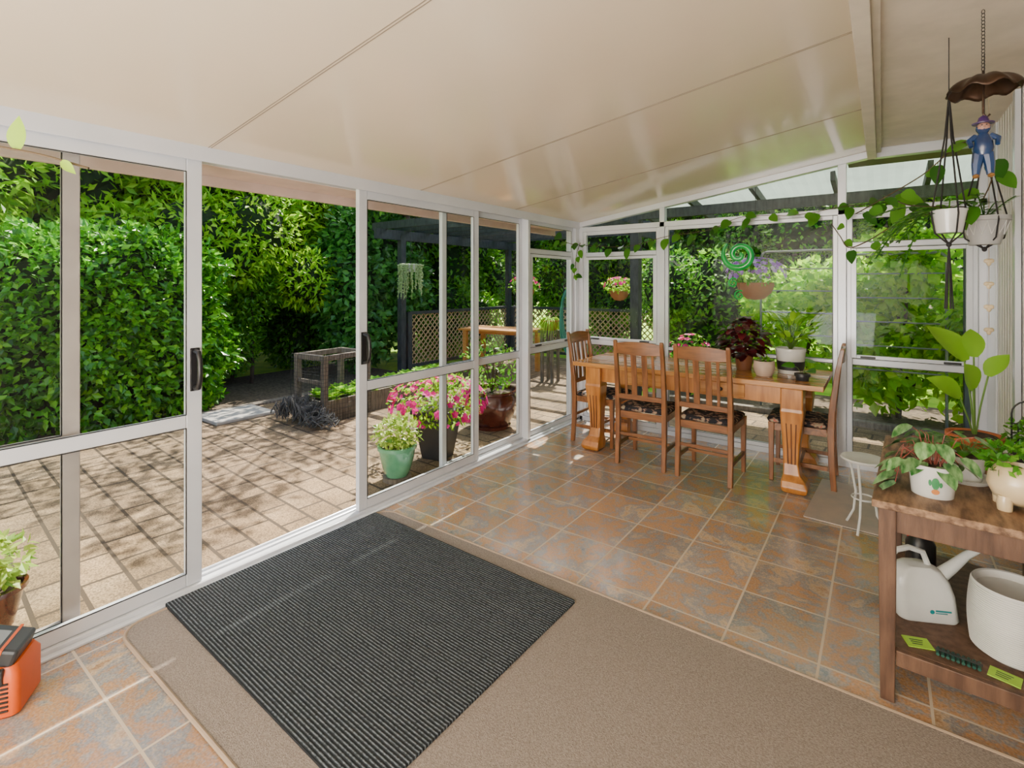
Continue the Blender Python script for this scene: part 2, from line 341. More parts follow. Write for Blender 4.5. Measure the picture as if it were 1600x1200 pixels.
def window(name,ax,c,a0,a1,z0,z1,fw=.05,rails=(),t=.035,mat=None,bot=None,sash=()):
    mb=MB(); bot=bot or fw
    fb(mb,ax,c,t,a0,a0+fw,z0,z1); fb(mb,ax,c,t,a1-fw,a1,z0,z1); fb(mb,ax,c,t*.98,a0+fw,a1-fw,z1-fw,z1); fb(mb,ax,c,t*.98,a0+fw,a1-fw,z0,z0+bot)
    for r0,r1 in rails: fb(mb,ax,c,t*.96,a0+fw,a1-fw,r0,r1)
    o=struct(mb,name,mat or alum,bevel=.004)
    zs=[z0+bot]+[q for r in rails for q in r]+[z1-fw]
    for i in range(0,len(zs),2):
        p=MB(); A,B,Z0,Z1=a0+fw-.005,a1-fw+.005,zs[i]-.005,zs[i+1]+.005
        vs=[(c,A,Z0),(c,B,Z0),(c,B,Z1),(c,A,Z1)] if ax=='x' else [(A,c,Z0),(B,c,Z0),(B,c,Z1),(A,c,Z1)]
        p.add(vs,[(0,1,2,3)]); p.build('pane',glass,o)
        g=MB(); q=.004; c2=c+(t*.5 if ax=='x' else -t*.5); A+=.005;B-=.005;Z0+=.005;Z1-=.005
        fb(g,ax,c2,.003,A,A+q,Z0,Z1); fb(g,ax,c2,.003,B-q,B,Z0,Z1); fb(g,ax,c2,.003,A+q,B-q,Z0,Z0+q); fb(g,ax,c2,.003,A+q,B-q,Z1-q,Z1)
        g.build('gasket',black,o)
    for s0,s1 in sash:
        p=MB(); q=.028; cc=c+(.02 if ax=='x' else -.02)
        fb(p,ax,cc,.02,a0+fw-.01,a0+fw+q,s0,s1); fb(p,ax,cc,.02,a1-fw-q,a1-fw+.01,s0,s1)
        fb(p,ax,cc,.02,a0+fw+q,a1-fw-q,s0,s0+q); fb(p,ax,cc,.02,a0+fw+q,a1-fw-q,s1-q,s1)
        p.build('sash',alum,o,bevel=.003)
        for f in (.18,.82):
            a=a0+(a1-a0)*f; p=MB(); fb(p,ax,cc+(.018 if ax=='x' else -.018),.014,a-.05,a+.05,s0+.004,s0+.02)
            p.build('latch',black,o,bevel=.003)
    return o
mid=((.80,.862),)
def handle(parent,x,y,z):
    MB().box(x,x+.008,y-.022,y+.022,z-.105,z+.105).build('handle_plate',black,parent,bevel=.004)
    MB().tube([(x+.005,y,z-.09),(x+.045,y,z-.085),(x+.06,y,z-.05),(x+.062,y,z),(x+.06,y,z+.05),(x+.045,y,z+.085),(x+.005,y,z+.09)],.012,10).build('handle',black,parent,smooth=True)
d1=window('door_1','x',-2.735,-.075,1.115,.03,2.115,.07,mid,bot=.06)
handle(d1,-2.717,1.08,1.08)
d2=window('door_2','x',-2.735,2.045,3.245,.03,2.115,.065,mid,bot=.06)
handle(d2,-2.717,2.08,1.08)
window('window_1','x',-2.785,-.51,.655,.03,2.115,.06,mid,bot=.05,mat=alum_shade)
window('window_2','x',-2.785,2.86,3.945,.03,2.115,.05,mid,bot=.05)
window('window_3','x',-2.75,3.985,4.87,.03,2.115,.045,((.82,.88),(1.79,1.84)),sash=((.885,1.785),))
mb=MB().box(-2.82,-2.66,4.95,5.02,0,2.17).box(XL,XR,4.95,5.02,-.02,.045)
for x0,x1 in ((-1.795,-1.745),(-.295,-.235),(.565,.62)):
    mb.box(x0,x1,4.945,5.02,0,zc(x0)-.002)
mb.box(-2.66,XR,4.945,5.02,2.065,2.115)
mb.loft([[(x,4.94,zc(x)-.055),(x,5.02,zc(x)-.055),(x,5.02,zc(x)),(x,4.94,zc(x))] for x in (-2.70,-.0501)])
mb.box(-.05,XR,4.94,5.02,2.50,2.575)
struct(mb,'wall_back',alum,bevel=.003)
struct(MB().box(XR-.012,XR,4.6,4.94,0,2.57).box(XR-.03,XR-.004,3.88,3.94,0,2.57),'trim_4',alum,bevel=.003)
window('window_4','y',4.98,-2.66,-1.795,.045,2.065,.04,((.84,.89),(1.79,1.835)),sash=((.895,1.785),))
window('window_5','y',4.98,-1.745,-.295,.045,2.065,.035,((.84,.87),))
window('window_6','y',4.98,-.235,.565,.045,2.065,.04,((.84,.89),(1.79,1.835)),sash=((.895,1.785),))
for k,(a,b) in enumerate(((-2.6,-1.795),(-1.745,-.295),(-.235,.565))):
    p=MB(); p.add([(a,4.98,2.115),(b,4.98,2.115),(b,4.98,zc(b)-.05),(a,4.98,zc(a)-.05)],[(0,1,2,3)])
    struct(p,'window_%d'%(7+k),glass)
lawnM=M('lawn',(.18,.42,.01),.95,col2=(.44,.66,.03),ns=3,bump=1,bs=90)
mulch=M('garden_mulch',(.06,.04,.025),.95,col2=(.15,.11,.07),ns=30,bump=1,bs=60)
struct(MB().box(-30,20,-20,35,-.3,-.07),'lawn',lawnM)
struct(MB().box(-6.3,-2.82,-4,9,-.3,-.03).box(-2.82,1.6,5.02,6.55,-.3,-.03),'patio',paveM)
struct(MB().box(-8.6,-6.32,-4,6,-.3,-.05).box(-2.6,3,6.65,8.2,-.3,-.05),'garden_bed',mulch)
struct(MB().box(-6.42,-6.30,-4,4.2,-.2,0).box(-2.6,1.6,6.55,6.65,-.2,.03),'garden_edging',timber,bevel=.01)
struct(MB().box(-6.30,-5.75,2.5,3.15,-.03,.01),'concrete_step',concr,bevel=.01)
# ================================================================== rugs
rugM=M('taupe_carpet',(.205,.168,.14),.98,col2=(.31,.262,.225),ns=150,bump=.9,bs=300)
def rrect(x0,x1,y0,y1,r,n=6):
    out=[]
    for cx,cy,a in ((x1-r,y1-r,0),(x0+r,y1-r,PI/2),(x0+r,y0+r,PI),(x1-r,y0+r,1.5*PI)):
        for i in range(n+1): q=a+PI/2*i/n; out.append((cx+r*math.cos(q),cy+r*math.sin(q)))
    return out
rug=thing('carpet_rug','large taupe carpet rug with bound edge lying on the slate tiles','rug',(-1.04,1.477,0))
pl=rrect(-1.605,1.605,-.727,.727,.10)
MB().loft([[(x,y,z) for x,y in pl] for z in (0.001,.012)]).build('pile',rugM,rug)
MB().tube([(x,y,.009) for x,y in pl],.008,8,loop=True).build('edge_binding',M('rug_binding',(.36,.27,.19),.9,bump=.4),rug)
matM=waveM('charcoal_rib_mat',(.005,.008,.011),(.135,.16,.185),23,'Y',bump=1.0,dist=.7)
tag(MB().loft([[(x,y,z) for x,y in rrect(-.745,.745,-.59,.59,.012,3)] for z in (0,.010)]).build('door_mat',matM,loc=(-1.913,1.507,.0125),rotz=-.025),'ribbed charcoal door mat on top of the taupe carpet rug','doormat')
tag(MB().loft([[(x,y,z) for x,y in rrect(-.2,.2,-.4,.4,.01,3)] for z in (0.001,.006)]).build('floor_mat',M('beige_vinyl',(.46,.38,.32),.5,col2=(.38,.33,.30),ns=9),loc=(-.19,4.12,0),rotz=-.05),'thin pale beige floor mat beside the right end of the dining table','mat')
# ================================================================== dining table
t=thing('dining_table','long varnished pine dining table with thick carved legs','table',(-1.31,4.48,0))
mb=MB()
for i in range(6):
    y0=-.40+i*.1335; mb.box(-.985,.985,y0,y0+.1325,.748,.785)
mb.build('table_top',pineh,t,bevel=.004)
MB().box(-.80,.80,-.345,-.32,.62,.748).box(-.80,.80,.31,.335,.62,.748).box(-.82,-.795,-.32,.31,.62,.748).box(.795,.82,-.32,.31,.62,.748).build('apron',pine,t,bevel=.003)
for x in (-.30,.30):
    d=MB().box(x-.17,x+.17,-.358,-.345,.635,.735).build('drawer',pineh,t,bevel=.004)
    MB().ell((x,-.37,.685),(.016,.014,.016)).build('knob',black,d,smooth=True)
for sx in (-1,1):
    for sy in (-1,1):
        secs=[]
        yc=-.315 if sy<0 else .295
        for z,w,o in ((0,.12,.018),(.012,.155,.020),(.045,.172,.022),(.085,.155,.014),(.125,.112,.0),(.20,.098,-.006),(.32,.108,-.004),(.44,.128,0),(.54,.145,.002),(.58,.152,.003),(.60,.145,.002),(.748,.145,.003)):
            secs.append((sx*(.785+o),yc+sy*o,z,w,w))
        l=MB().vloft(secs).build('leg',pine,t,bevel=.016)
        if sy<0:
            g=MB()
            for q in (-.03,0,.03):
                g.loft([[(sx*.785+q*w/.13-.004,yc-w/2-.0012,z),(sx*.785+q*w/.13+.004,yc-w/2-.0012,z),(sx*.785+q*w/.13+.004,yc,z),(sx*.785+q*w/.13-.004,yc,z)] for z,w in ((.2,.098),(.32,.108),(.44,.128),(.53,.143))])
            g.build('flute',M('pine_groove',(.12,.03,.005),.5),l)
# ================================================================== chairs
def make_chair(label):
    t=thing('dining_chair',label,'chair',group='slat-back chairs around the dining table')
    for s in (-1,1):
        x=s*.195
        MB().vloft([(x,-.215,0,.034,.036),(x,-.20,.2,.036,.04),(x,-.195,.44,.038,.045),(x,-.205,.60,.036,.042),(x,-.235,.85,.032,.034),(x*.99,-.265,1.02,.03,.028),(x*.99,-.268,1.035,.024,.022)]).build('leg',oak,t,bevel=.004)
        MB().vloft([(x,.19,0,.03,.03),(x,.19,.30,.036,.036),(x,.19,.445,.042,.042)]).build('leg',oak,t,bevel=.004)
        MB().box(x-.01,x+.01,-.18,.175,.14,.17).build('stretcher',oak,t,bevel=.003)
    MB().box(-.178,.178,-.01,.01,.145,.168).build('stretcher',oakh,t,bevel=.003)
    MB().box(-.178,.178,-.21,-.192,.24,.265).build('stretcher',oakh,t,bevel=.003)
    mb=MB().box(-.175,.175,.175,.197,.385,.44).box(-.175,.175,-.205,-.185,.385,.44)
    for s in (-1,1): mb.box(s*.195-.011,s*.195+.011,-.17,.17,.385,.44)
    mb.build('seat_frame',oakh,t,bevel=.003)
    mb=MB(); secs=[]
    for z,g in ((.438,-.012),(.446,0),(.462,.004),(.474,-.008),(.480,-.04)):
        secs.append([(x*(1+g/.22),y*(1+g/.22)+.005,z) for x,y in rrect(-.205,.205,-.185,.215,.04)])
    mb.loft(secs).build('seat_cushion',floral,t,smooth=True)
    secs=[]
    for i in range(11):
        x=-.185+.37*i/10; q=1-(x/.185)**2; y0=-.252-.018*q; h=.085+.018*q
        secs.append([(x,y0-.010,.925-.006*q),(x,y0+.010,.925-.006*q),(x,y0+.004,.925+h),(x,y0-.014,.925+h)])
    MB().loft(secs).build('top_rail',oakh,t,bevel=.003)
    MB().box(-.178,.178,-.222,-.200,.545,.585).build('lower_rail',oakh,t,bevel=.003)
    for x,w in ((-.115,.022),(-.045,.045),(.045,.045),(.115,.022)):
        MB().loft([[(x-w/2,y-.005,z),(x+w/2,y-.005,z),(x+w/2,y+.005,z),(x-w/2,y+.005,z)] for y,z in ((-.212,.58),(-.222,.72),(-.25,.93))]).build('back_slat',oak,t,bevel=.002)
    return t
c0=make_chair('oak dining chair in front of the table, left one of the pair seen from behind')
c0.location=(-1.60,4.16,0); c0.rotation_euler=(0,0,.03)
dup(c0,(-1.09,4.16,0),-.02,'oak dining chair in front of the table, right one of the pair seen from behind')
dup(c0,(-.50,4.50,0),PI/2+.03,'slat-back oak chair at the right end of the table, facing left')
dup(c0,(-2.17,4.44,0),-PI/2,'slat-back oak chair at the left end of the table, by the glazed left wall')
# ================================================================== console table
ct=thing('console_table','worn dark wooden side table with a lower shelf by the right wall','table',(-.01,2.26,0),-.045)
MB().box(-.02,.54,-.02,.98,.695,.722).build('table_top',dwoodt,ct,bevel=.004)
MB().box(.04,.49,.01,.03,.61,.695).box(.04,.49,.93,.95,.61,.695).box(.008,.028,.045,.92,.61,.695).box(.50,.52,.045,.92,.61,.695).build('apron',dwood,ct,bevel=.003)
for x in (.0,.475):
    for y in (0,.91): MB().vloft([(x+.025,y+.025,0,.042,.042),(x+.025,y+.025,.4,.05,.05),(x+.025,y+.025,.694,.052,.052)]).build('leg',dwood,ct,bevel=.003)
MB().box(.0,.525,.03,.93,.165,.19).build('shelf',dwood,ct,bevel=.003)
MB().box(.05,.475,.008,.03,.135,.19).build('shelf_rail',dwood,ct,bevel=.003)
zt=.7225
p=thing('potted_peperomia','striped round-leaved plant in a white pot printed with a cactus','potted plant',(.15,2.43,zt))
pot(p,.062,.072,.115,whitec,.002,rimh=.006)
mb=MB()
def on(theta,z,r): return V((r*math.cos(theta),r*math.sin(theta),z))
th=-2.05+.55
def patch(mb,th0,z0,w,h,mi,rr=.0735):
    vs=[];n=12
    for i in range(n): q=2*PI*i/n; zz=z0+h*math.sin(q); vs.append(on(th0+w*math.cos(q)/rr,zz,.062+.0105*zz/.115+.0035))
    mb.add(vs,[tuple(range(n))],mi)
patch(mb,th,.058,.012,.022,0); patch(mb,th-.22,.060,.005,.012,0); patch(mb,th+.22,.055,.005,.010,0); patch(mb,th,.028,.013,.010,1)
mb.build('cactus_print',[M('print_green',(.05,.28,.10),.5),M('print_orange',(.7,.25,.06),.5)],p)
mb=MB(); st=MB()
for i in range(34):
    a=random.uniform(0,2*PI); r=random.uniform(.03,.13)
    if i%3==0: a=random.uniform(2.4,3.9)
    z=.14+random.uniform(-.03,.12)-(.14 if r>.10 and i%2 else 0)
    e_=V((r*math.cos(a),r*math.sin(a),z)); s0=V((r*.2*math.cos(a),r*.2*math.sin(a),.10)); mdl=(s0+e_)/2+V((0,0,.05))
    if z<.1:
        a=2.4+ (i%5)*.35; mdl=V((.09*math.cos(a),.09*math.sin(a),.16)); e_=V((.115*math.cos(a),.115*math.sin(a),z))
    st.tube([s0,mdl,e_],.0018,5)
    mb.leaf(e_,(math.cos(a),math.sin(a),-.5),(math.cos(a)*.4,math.sin(a)*.4,1),random.uniform(.065,.085),random.uniform(.05,.066),.25,.1,shape='heart')
mb.build('foliage',L_stripe,p,smooth=True); st.build('stem',M('red_stem',(.25,.06,.04),.5),p)
p=thing('potted_houseplant','bushy green plant in a plain white pot standing on a white saucer','potted plant',(.265,2.68,zt))
pot(p,.05,.068,.10,whitec,.002,rimh=.006)
MB().lathe([(0,0),(.075,0),(.088,.018),(.084,.018),(.07,.006),(0,.006)]).build('saucer',whitec,p,smooth=True)
mb=MB(); st=MB()
for i in range(36):
    a=random.uniform(0,2*PI); r=random.uniform(.02,.11); e_=V((r*math.cos(a),r*math.sin(a),.11+random.uniform(0,.06)))
    st.tube([(0,0,.09),e_*.6+V((0,0,.06)),e_],.0015,5)
    mb.leaf(e_,(math.cos(a),math.sin(a),.1),(0,0,1),.055,.034,.4,.15)
mb.build('foliage',L_pot,p,smooth=True); st.build('stem',stemM,p)
p=thing('potted_bird_of_paradise','tall plant with large lime green leaves in a wide terracotta pot','potted plant',(.34,3.09,zt))
pot(p,.070,.098,.095,terra,.007)
for a,r,h,L,W,up in ((2.6,.04,.42,.28,.135,.9),(3.6,.06,.26,.20,.10,.6),(.4,.05,.36,.17,.08,1.1),(1.6,.03,.44,.20,.085,1.3),(4.3,.02,.30,.21,.10,1.1)):
    e_=V((r*math.cos(a),r*math.sin(a),h))
    lf=MB().leaf(e_,(math.cos(a),math.sin(a),up*1.6),(.2-.6*math.cos(a),-.9,.7),L,W,.25,.3,k=8,shape='long').build('leaf',L_broad,p,smooth=True)
    MB().tube([(0,0,.07),V((r*.4*math.cos(a),r*.4*math.sin(a),h*.6)),e_],.004,6).build('stalk',stemM,lf)
p=thing('trellised_plant','small trailing plant climbing a black wire arch beside the terracotta pot','potted plant',(.50,2.96,zt))
pot(p,.045,.055,.08,charc,.003)
mb=MB()
for rr,hh in ((.06,.29),(.04,.22)):
    mb.tube([(-rr,0,.06)]+[(-rr*math.cos(q),0,hh-rr+rr*math.sin(q)) for q in [PI*i/10 for i in range(11)]]+[(rr,0,.06)],.0035,6)
for z in (.11,.15,.19): mb.tube([(-.058,0,z),(.058,0,z)],.0025,6)
mb.build('wire_trellis',black,p)
bush(p,(0,0,.13),(.08,.07,.08),200,.028,.02,L_pot)
p=thing('animal_planter','cream glazed ceramic animal-shaped planter at the right front of the side table','planter',(.385,2.44,zt))
mb=MB()
mb.lathe([(0,.02),(.04,.018),(.072,.04),(.088,.08),(.082,.12),(.062,.145),(.045,.15),(.04,.135),(0,.13)],sx=1.0,sy=.85)
mb.tube([(.05,0,.10),(.068,-.012,.14),(.072,-.018,.165),(.066,-.035,.185),(.058,-.062,.178),(.054,-.075,.172)],[.05,.036,.03,.036,.024,.012],12)
for s in (-1,1): mb.tube([(.068+s*.02,-.02,.20),(.068+s*.030,-.015,.225),(.068+s*.03,-.012,.238)],[.012,.010,.003],8)
for x in (-.045,.045):
    for y in (-.04,.04): mb.lathe([(0,0),(.02,0),(.022,.03),(.018,.05),(0,.05)],(x,y,0),12)
mb.build('body',creamc,p,smooth=True,ang=60)
MB().ell((.050,-.07,.19),(.004,.003,.004)).ell((.07,-.065,.19),(.004,.003,.004)).build('eyes',black,p)
bush(p,(-.03,0,.165),(.07,.07,.045),140,.032,.022,L_pot)
# shelf items
zs=.1905
p=thing('watering_can','white plastic watering can with a long spout on the lower shelf','watering can',(.13,2.58,zs),.45)
secs=[]
for z,a,b in ((0,.10,.055),(.01,.105,.06),(.10,.104,.058),(.15,.095,.052),(.185,.075,.042),(.20,.05,.035)):
    secs.append([(x-(z*.12),y,z) for x,y in rrect(-a,a,-b,b,.03)])
fp=M('frosted_plastic',(.66,.68,.67),.3,coat=.3)
MB().loft(secs).build('tank',fp,p,smooth=True)
MB().tube([(.05,0,.15),(.10,0,.195),(.15,0,.245),(.21,0,.285),(.30,0,.315)],[.028,.022,.016,.012,.010],10).build('spout',fp,p,smooth=True)
MB().tube([(.02,0,.19),(.0,0,.245),(-.05,0,.26),(-.095,0,.245),(-.125,0,.20),(-.125,0,.14),(-.10,0,.08)],.011,8).build('handle',fp,p,smooth=True)
mb=MB(); mb.lathe([(0,0),(.008,0),(.008,.001),(0,.001)],n=14); mb.v=[(x+.0,-.0602-z,y+.045) for x,y,z in mb.v]
mb.box(.012,.065,-.0612,-.0595,.047,.053).box(.012,.052,-.0612,-.0595,.040,.043)
mb.build('logo',M('teal_print',(.0,.22,.25),.5),p)
p=thing('ribbed_pot','round white finely ribbed plastic planter on the lower shelf','planter',(.375,2.49,zs))
prof=[(0,0),(.095,0),(.105,.01)]
for i in range(30):
    z=.015+i*.0073; r=.110+.014*math.sin(PI*min(1,z/.235*.8+.1)); prof+=[(r,z),(r,z+.0038),(r-.0032,z+.0048),(r-.0032,z+.0065)]
prof+=[(.114,.236),(.110,.242),(.102,.24),(.100,.215),(0,.215)]
MB().lathe(prof,n=44).build('bowl',whitep,p,smooth=True,ang=25)
p=thing('spray_bottle','black garden sprayer bottle with red trigger at the back of the shelf','sprayer',(.14,2.93,zs))
MB().lathe([(0,0),(.05,0),(.055,.02),(.055,.14),(.035,.18),(.02,.195),(.02,.21),(0,.21)]).build('bottle',black,p,smooth=True)
MB().box(-.06,.03,-.012,.012,.21,.235).tube([(-.05,0,.225),(-.10,0,.235)],.007,8).build('nozzle',black,p,bevel=.003)
MB().tube([(-.03,0,.21),(-.045,0,.18),(-.04,0,.16)],.009,6).build('trigger',M('red_plastic',(.6,.02,.02),.4),p)
gcard=M('lime_card',(.33,.62,.02),.5); dcard=M('black_card',(.02,.03,.03),.5)
for i,(x,y,rz,l) in enumerate(((.105,2.36,.35,'small lime green card pack at the left front of the lower shelf'),(.33,2.325,-.25,'lime green and black card pack in front of the ribbed white planter'))):
    q=thing('seed_packet',l,'packet',(x,y,zs),rz)
    MB().box(-.04,.04,-.03,.03,0,.003).build('card',gcard,q)
    mb=MB()
    for k in range(3): mb.box(-.022,.01+.005*k,-.014+.012*k,-.010+.012*k,.0031,.0036)
    mb.build('print',dcard,q)
q=thing('plant_tie_bundle','dark green bundle of ridged plant ties lying between the two lime cards','garden ties',(.215,2.335,zs),-.1)
mb=MB()
for k in range(9): mb.tube([(-.055+k*.0135,-.022,.006),(-.055+k*.0135,.022,.006)],.0055,6)
mb.build('ties',M('tie_green',(.01,.07,.05),.5),q); MB().box(-.062,.062,-.006,.006,.0115,.013).build('band',dcard,q)
p=thing('wire_stand','small round white wire plant stand between dining chair and side table','plant stand',(-.09,3.72,.007))
MB().lathe([(0,.425),(.115,.425),(.12,.432),(.115,.44),(0,.44)]).build('stand_top',whitep,p,smooth=True)
for k in range(3):
    a=2*PI*k/3+.3; MB().tube([(r*math.cos(a),r*math.sin(a),z) for r,z in ((.11,.425),(.08,.33),(.055,.22),(.07,.1),(.12,.008))],.007,8).build('leg',whitep,p,smooth=True)
MB().tube([(.06*math.cos(q),.06*math.sin(q),.2) for q in [2*PI*i/20 for i in range(20)]],.005,6,loop=True).build('ring',whitep,p)
# ================================================================== plants on dining table
zd=.7855
p=thing('potted_begonia','dark red-leaved plant in a tan ceramic pot on the dining table','potted plant',(-.93,4.55,zd))
pot(p,.055,.075,.13,M('tan_pot',(.24,.09,.04),.5),.003)
mb=MB()
for i in range(210):
    a=random.uniform(0,2*PI); q=random.uniform(0,1); r=.22*math.sin(PI*min(1,q*.85+.12))*random.uniform(.5,1); z=.12+q*.31
    mb.leaf((r*math.cos(a)*.85,r*math.sin(a)*.85,z),(math.cos(a),math.sin(a),random.uniform(-.4,.5)),(0,0,1),.085,.065,.35,.15,k=4,shape='heart')
mb.build('foliage',L_red,p,smooth=True)
mb=MB()
for k in range(8): a=k*.8; mb.tube([(0,0,.11),(.05*math.cos(a),.05*math.sin(a),.25),(.1*math.cos(a),.1*math.sin(a),.38)],.003,5)
mb.build('stem',M('red_stem',(.25,.06,.04)),p)
p=thing('potted_peace_lily','upright pointed-leaved green plant in a large white pot with a dark band','potted plant',(-.59,4.58,zd))
pot(p,.09,.108,.20,whitec,.002)
MB().lathe([(.0935,.03),(.1005,.10),(.102,.10),(.095,.03)],n=32).build('dark_band',charc,p,smooth=True)
mb=MB(); st=MB()
for i in range(44):
    a=i*2.4; r=random.uniform(.02,.13); h=.20+random.uniform(.04,.24)
    e_=V((r*math.cos(a),r*math.sin(a),h)); st.tube([(0,0,.18),e_*.5+V((0,0,.10)),e_],.002,5)
    mb.leaf(e_,(math.cos(a),math.sin(a),random.uniform(.5,1.8)),(-math.cos(a)*.3,-math.sin(a)*.3,1),.17,.045,.35,.2,shape='long')
mb.build('foliage',L_bright,p,smooth=True); st.build('stem',stemM,p)
p=thing('small_succulent_pot','small pale clay pot with a low succulent on the dining table','potted plant',(-.74,4.33,zd))
pot(p,.055,.072,.115,M('pale_clay',(.54,.42,.33),.7),.003,belly=.012)
bush(p,(0,0,.115),(.045,.045,.025),60,.025,.016,L_mid)
p=thing('small_leafy_pot','little dark pot with a few round leaves near the table corner','potted plant',(-.475,4.28,zd))
pot(p,.04,.05,.05,charc,.003)
mb=MB(); st=MB()
for a,r,h in ((0,.08,.10),(1.0,.05,.13),(3.4,.05,.10),(5.4,.06,.08)):
    e_=V((r*math.cos(a),r*math.sin(a),h)); st.tube([(0,0,.04),e_*.6+V((0,0,.03)),e_],.002,5); mb.leaf(e_,(math.cos(a),math.sin(a),.3),(0,-.6,1),.10,.07,.3,.15,shape='heart')
mb.build('foliage',L_pot,p,smooth=True); st.build('stem',stemM,p)
# ================================================================== hanging things
def spiral(r0,turns,n,cx=0,cz=0,ph=0,e=.9): return [(cx+r0*(1-e*i/n)*math.cos(ph+2*PI*turns*i/n),0,cz+r0*(1-e*i/n)*math.sin(ph+2*PI*turns*i/n)) for i in range(n+1)]
gg=M('green_glass_glaze',(.0,.36,.05),.2,coat=.5,col2=(.01,.50,.09))
p=thing('spiral_suncatcher','green spiral suncatcher with two smaller spirals hanging before the middle back window','suncatcher',(-1.02,4.80,1.755))
n=60; pts=spiral(.145,1.75,n,ph=PI*.75,e=.95)
MB().tube(pts,[.010+.024*min(1,i/12)*(1-.75*i/n) for i in range(n+1)],10).build('large_spiral',gg,p,smooth=True)
for cx,cz,r in ((-.05,-.25,.045),(.0,-.36,.045)): MB().tube(spiral(r,1.6,30,cx,cz,1),.007,6).build('small_spiral',gg,p,smooth=True)
MB().tube([(-.05,0,-.2),(-.05,0,-.12),(0,0,.12),(0,.14,.33)],.0015,5).tube([(0,0,-.32),(0,0,.12)],.0015,5).build('hanging_thread',cord,p)
p=thing('umbrella_wind_chime','aged copper umbrella ornament hanging from a chain at the right ceiling','wind chime',(.32,2.69,2.235))
secs=[]
for i in range(9):
    t_=i/8; a=t_*1.35; R=.114
    secs.append([((R*math.sin(a))*math.cos(q)*(1-.035*math.cos(8*q)*t_),(R*math.sin(a))*math.sin(q)*(1-.035*math.cos(8*q)*t_),.078*math.cos(a)-.009*math.cos(8*q)*t_) for q in [2*PI*j/48 for j in range(48)]])
can=MB().loft(secs,cap=False).build('canopy',copper,p,smooth=True,ang=80); s_=can.modifiers.new('solid','SOLIDIFY'); s_.thickness=.003
MB().tube([(0,0,-.07),(0,0,.10)],.004,8).tube([(0,0,-.07),(.01,0,-.085),(.02,0,-.075)],.004,8).build('shaft',copper,p)
mb=MB(); z=.10
while z<.338: mb.tube([(.005*math.cos(q) ,0,z+.009*math.sin(q)+.006) for q in [2*PI*i/8 for i in range(8)]],.0012,4,loop=True); z+=.014
mb.build('chain',cord,p)
p=thing('hanging_figurine','small painted figurine in dark blue dungarees and purple hat under the umbrella ornament','figurine',(.32,2.69,1.985)); p.scale=(.85,.85,.85)
blue=M('blue_glaze',(.006,.022,.085),.25,coat=.7,col2=(.012,.05,.16))
mb=MB().tube([(0,0,.02),(0,0,.05),(0,0,.09),(0,0,.12)],[.030,.040,.034,.018],12).tube([(0,0,.12),(0,-.002,.135),(0,-.004,.15),(0,-.004,.17)],[.016,.026,.028,.012],12)
for s in (-1,1):
    mb.tube([(s*.015,0,.03),(s*.022,0,-.02),(s*.025,0,-.07)],[.024,.020,.014],8).tube([(s*.025,0,.11),(s*.05,-.01,.09),(s*.045,-.03,.06)],[.014,.012,.009],8)
mb.build('body',blue,p,smooth=True)
mb=MB().ell((0,-.012,.148),(.024,.020,.022)); mb.ell((0,-.032,.145),(.005,.006,.005)); mb.build('face',M('face_glaze',(.45,.24,.18),.4),p,smooth=True)
MB().ell((-.008,-.033,.154),(.003,.002,.003)).ell((.008,-.033,.154),(.003,.002,.003)).build('eyes',black,p)
MB().lathe([(.04,.165),(.041,.169),(.022,.175),(.016,.195),(.003,.205)],n=16).build('hat',M('purple_glaze',(.07,.03,.13),.3),p,smooth=True)
for s in (-1,1): MB().ell((s*.026,-.008,-.075),(.013,.022,.010)).build('shoe',M('shoe_glaze',(.30,.14,.03),.4),p,smooth=True)
MB().tube([(0,0,.2),(0,0,.215)],.0015,5).build('string',cord,p)
def hanger(p,z0,z1,r,zc_,tail=0,mat=cord,n=4):
    mb=MB()
    for k in range(n):
        a=2*PI*k/n+.4; mb.tube([(0,0,z1),(r*.25*math.cos(a),r*.25*math.sin(a),z1-(z1-z0)*.35),((r+.004)*math.cos(a),(r+.004)*math.sin(a),z0),(r*.85*math.cos(a),r*.85*math.sin(a),z0-.08),(0,0,z0-.13)],.0035,5)
    mb.tube([(0,0,z1),(0,0,zc_)],.002,5)
    if tail:
        for k in range(6): a=k; mb.tube([(0,0,z0-.13),(.008*math.cos(a),.008*math.sin(a),z0-.13-tail*.5),(.014*math.cos(a),.014*math.sin(a),z0-.13-tail)],.003,5)
    mb.ell((0,0,z0-.13),(.01,.01,.012)); mb.build('macrame_hanger',mat,p)
def fishbone(mb,base,a,L,drop,rise=.06):
    pts=[]
    for i in range(13):
        t=i/12; pts.append(V(base)+V((math.cos(a)*L*t,math.sin(a)*L*t,rise*math.sin(PI*t*.6)-drop*t*t)))
    mb.tube(pts,.003,5)
    sd=V((-math.sin(a),math.cos(a),0))
    for i in range(12):
        for s in (-1,1): mb.leaf((pts[i]+pts[i+1])/2 if s>0 else pts[i],sd*s+(pts[i+1]-pts[i]).normalized()*.5,(0,0,1),.032,.018,.1,.05,k=3)
p=thing('hanging_fishbone_cactus','jagged-leaved cactus in a white pot held by a black knotted cord hanger','hanging plant',(.235,2.90,1.72))
pot(p,.045,.062,.10,whitec,.002,rimh=.005)
hanger(p,.08,.60,.062,.85,.28)
mb=MB()
for k in range(13):
    a=(2.5,2.9,3.3,3.7,2.7,3.1,3.5,2.2,3.9,2.6,3.2,.6,4.6)[k]+random.uniform(-.12,.12); fishbone(mb,(0,0,.09),a,random.uniform(.16,.36) if k<11 else .12,random.uniform(.02,.38) if k<11 else .02)
mb.build('stem',L_vine,p)
p=thing('hanging_patterned_pot','pale grey pot with a diamond line pattern hanging nearest the ribbed right wall','hanging plant',(.385,3.20,1.68))
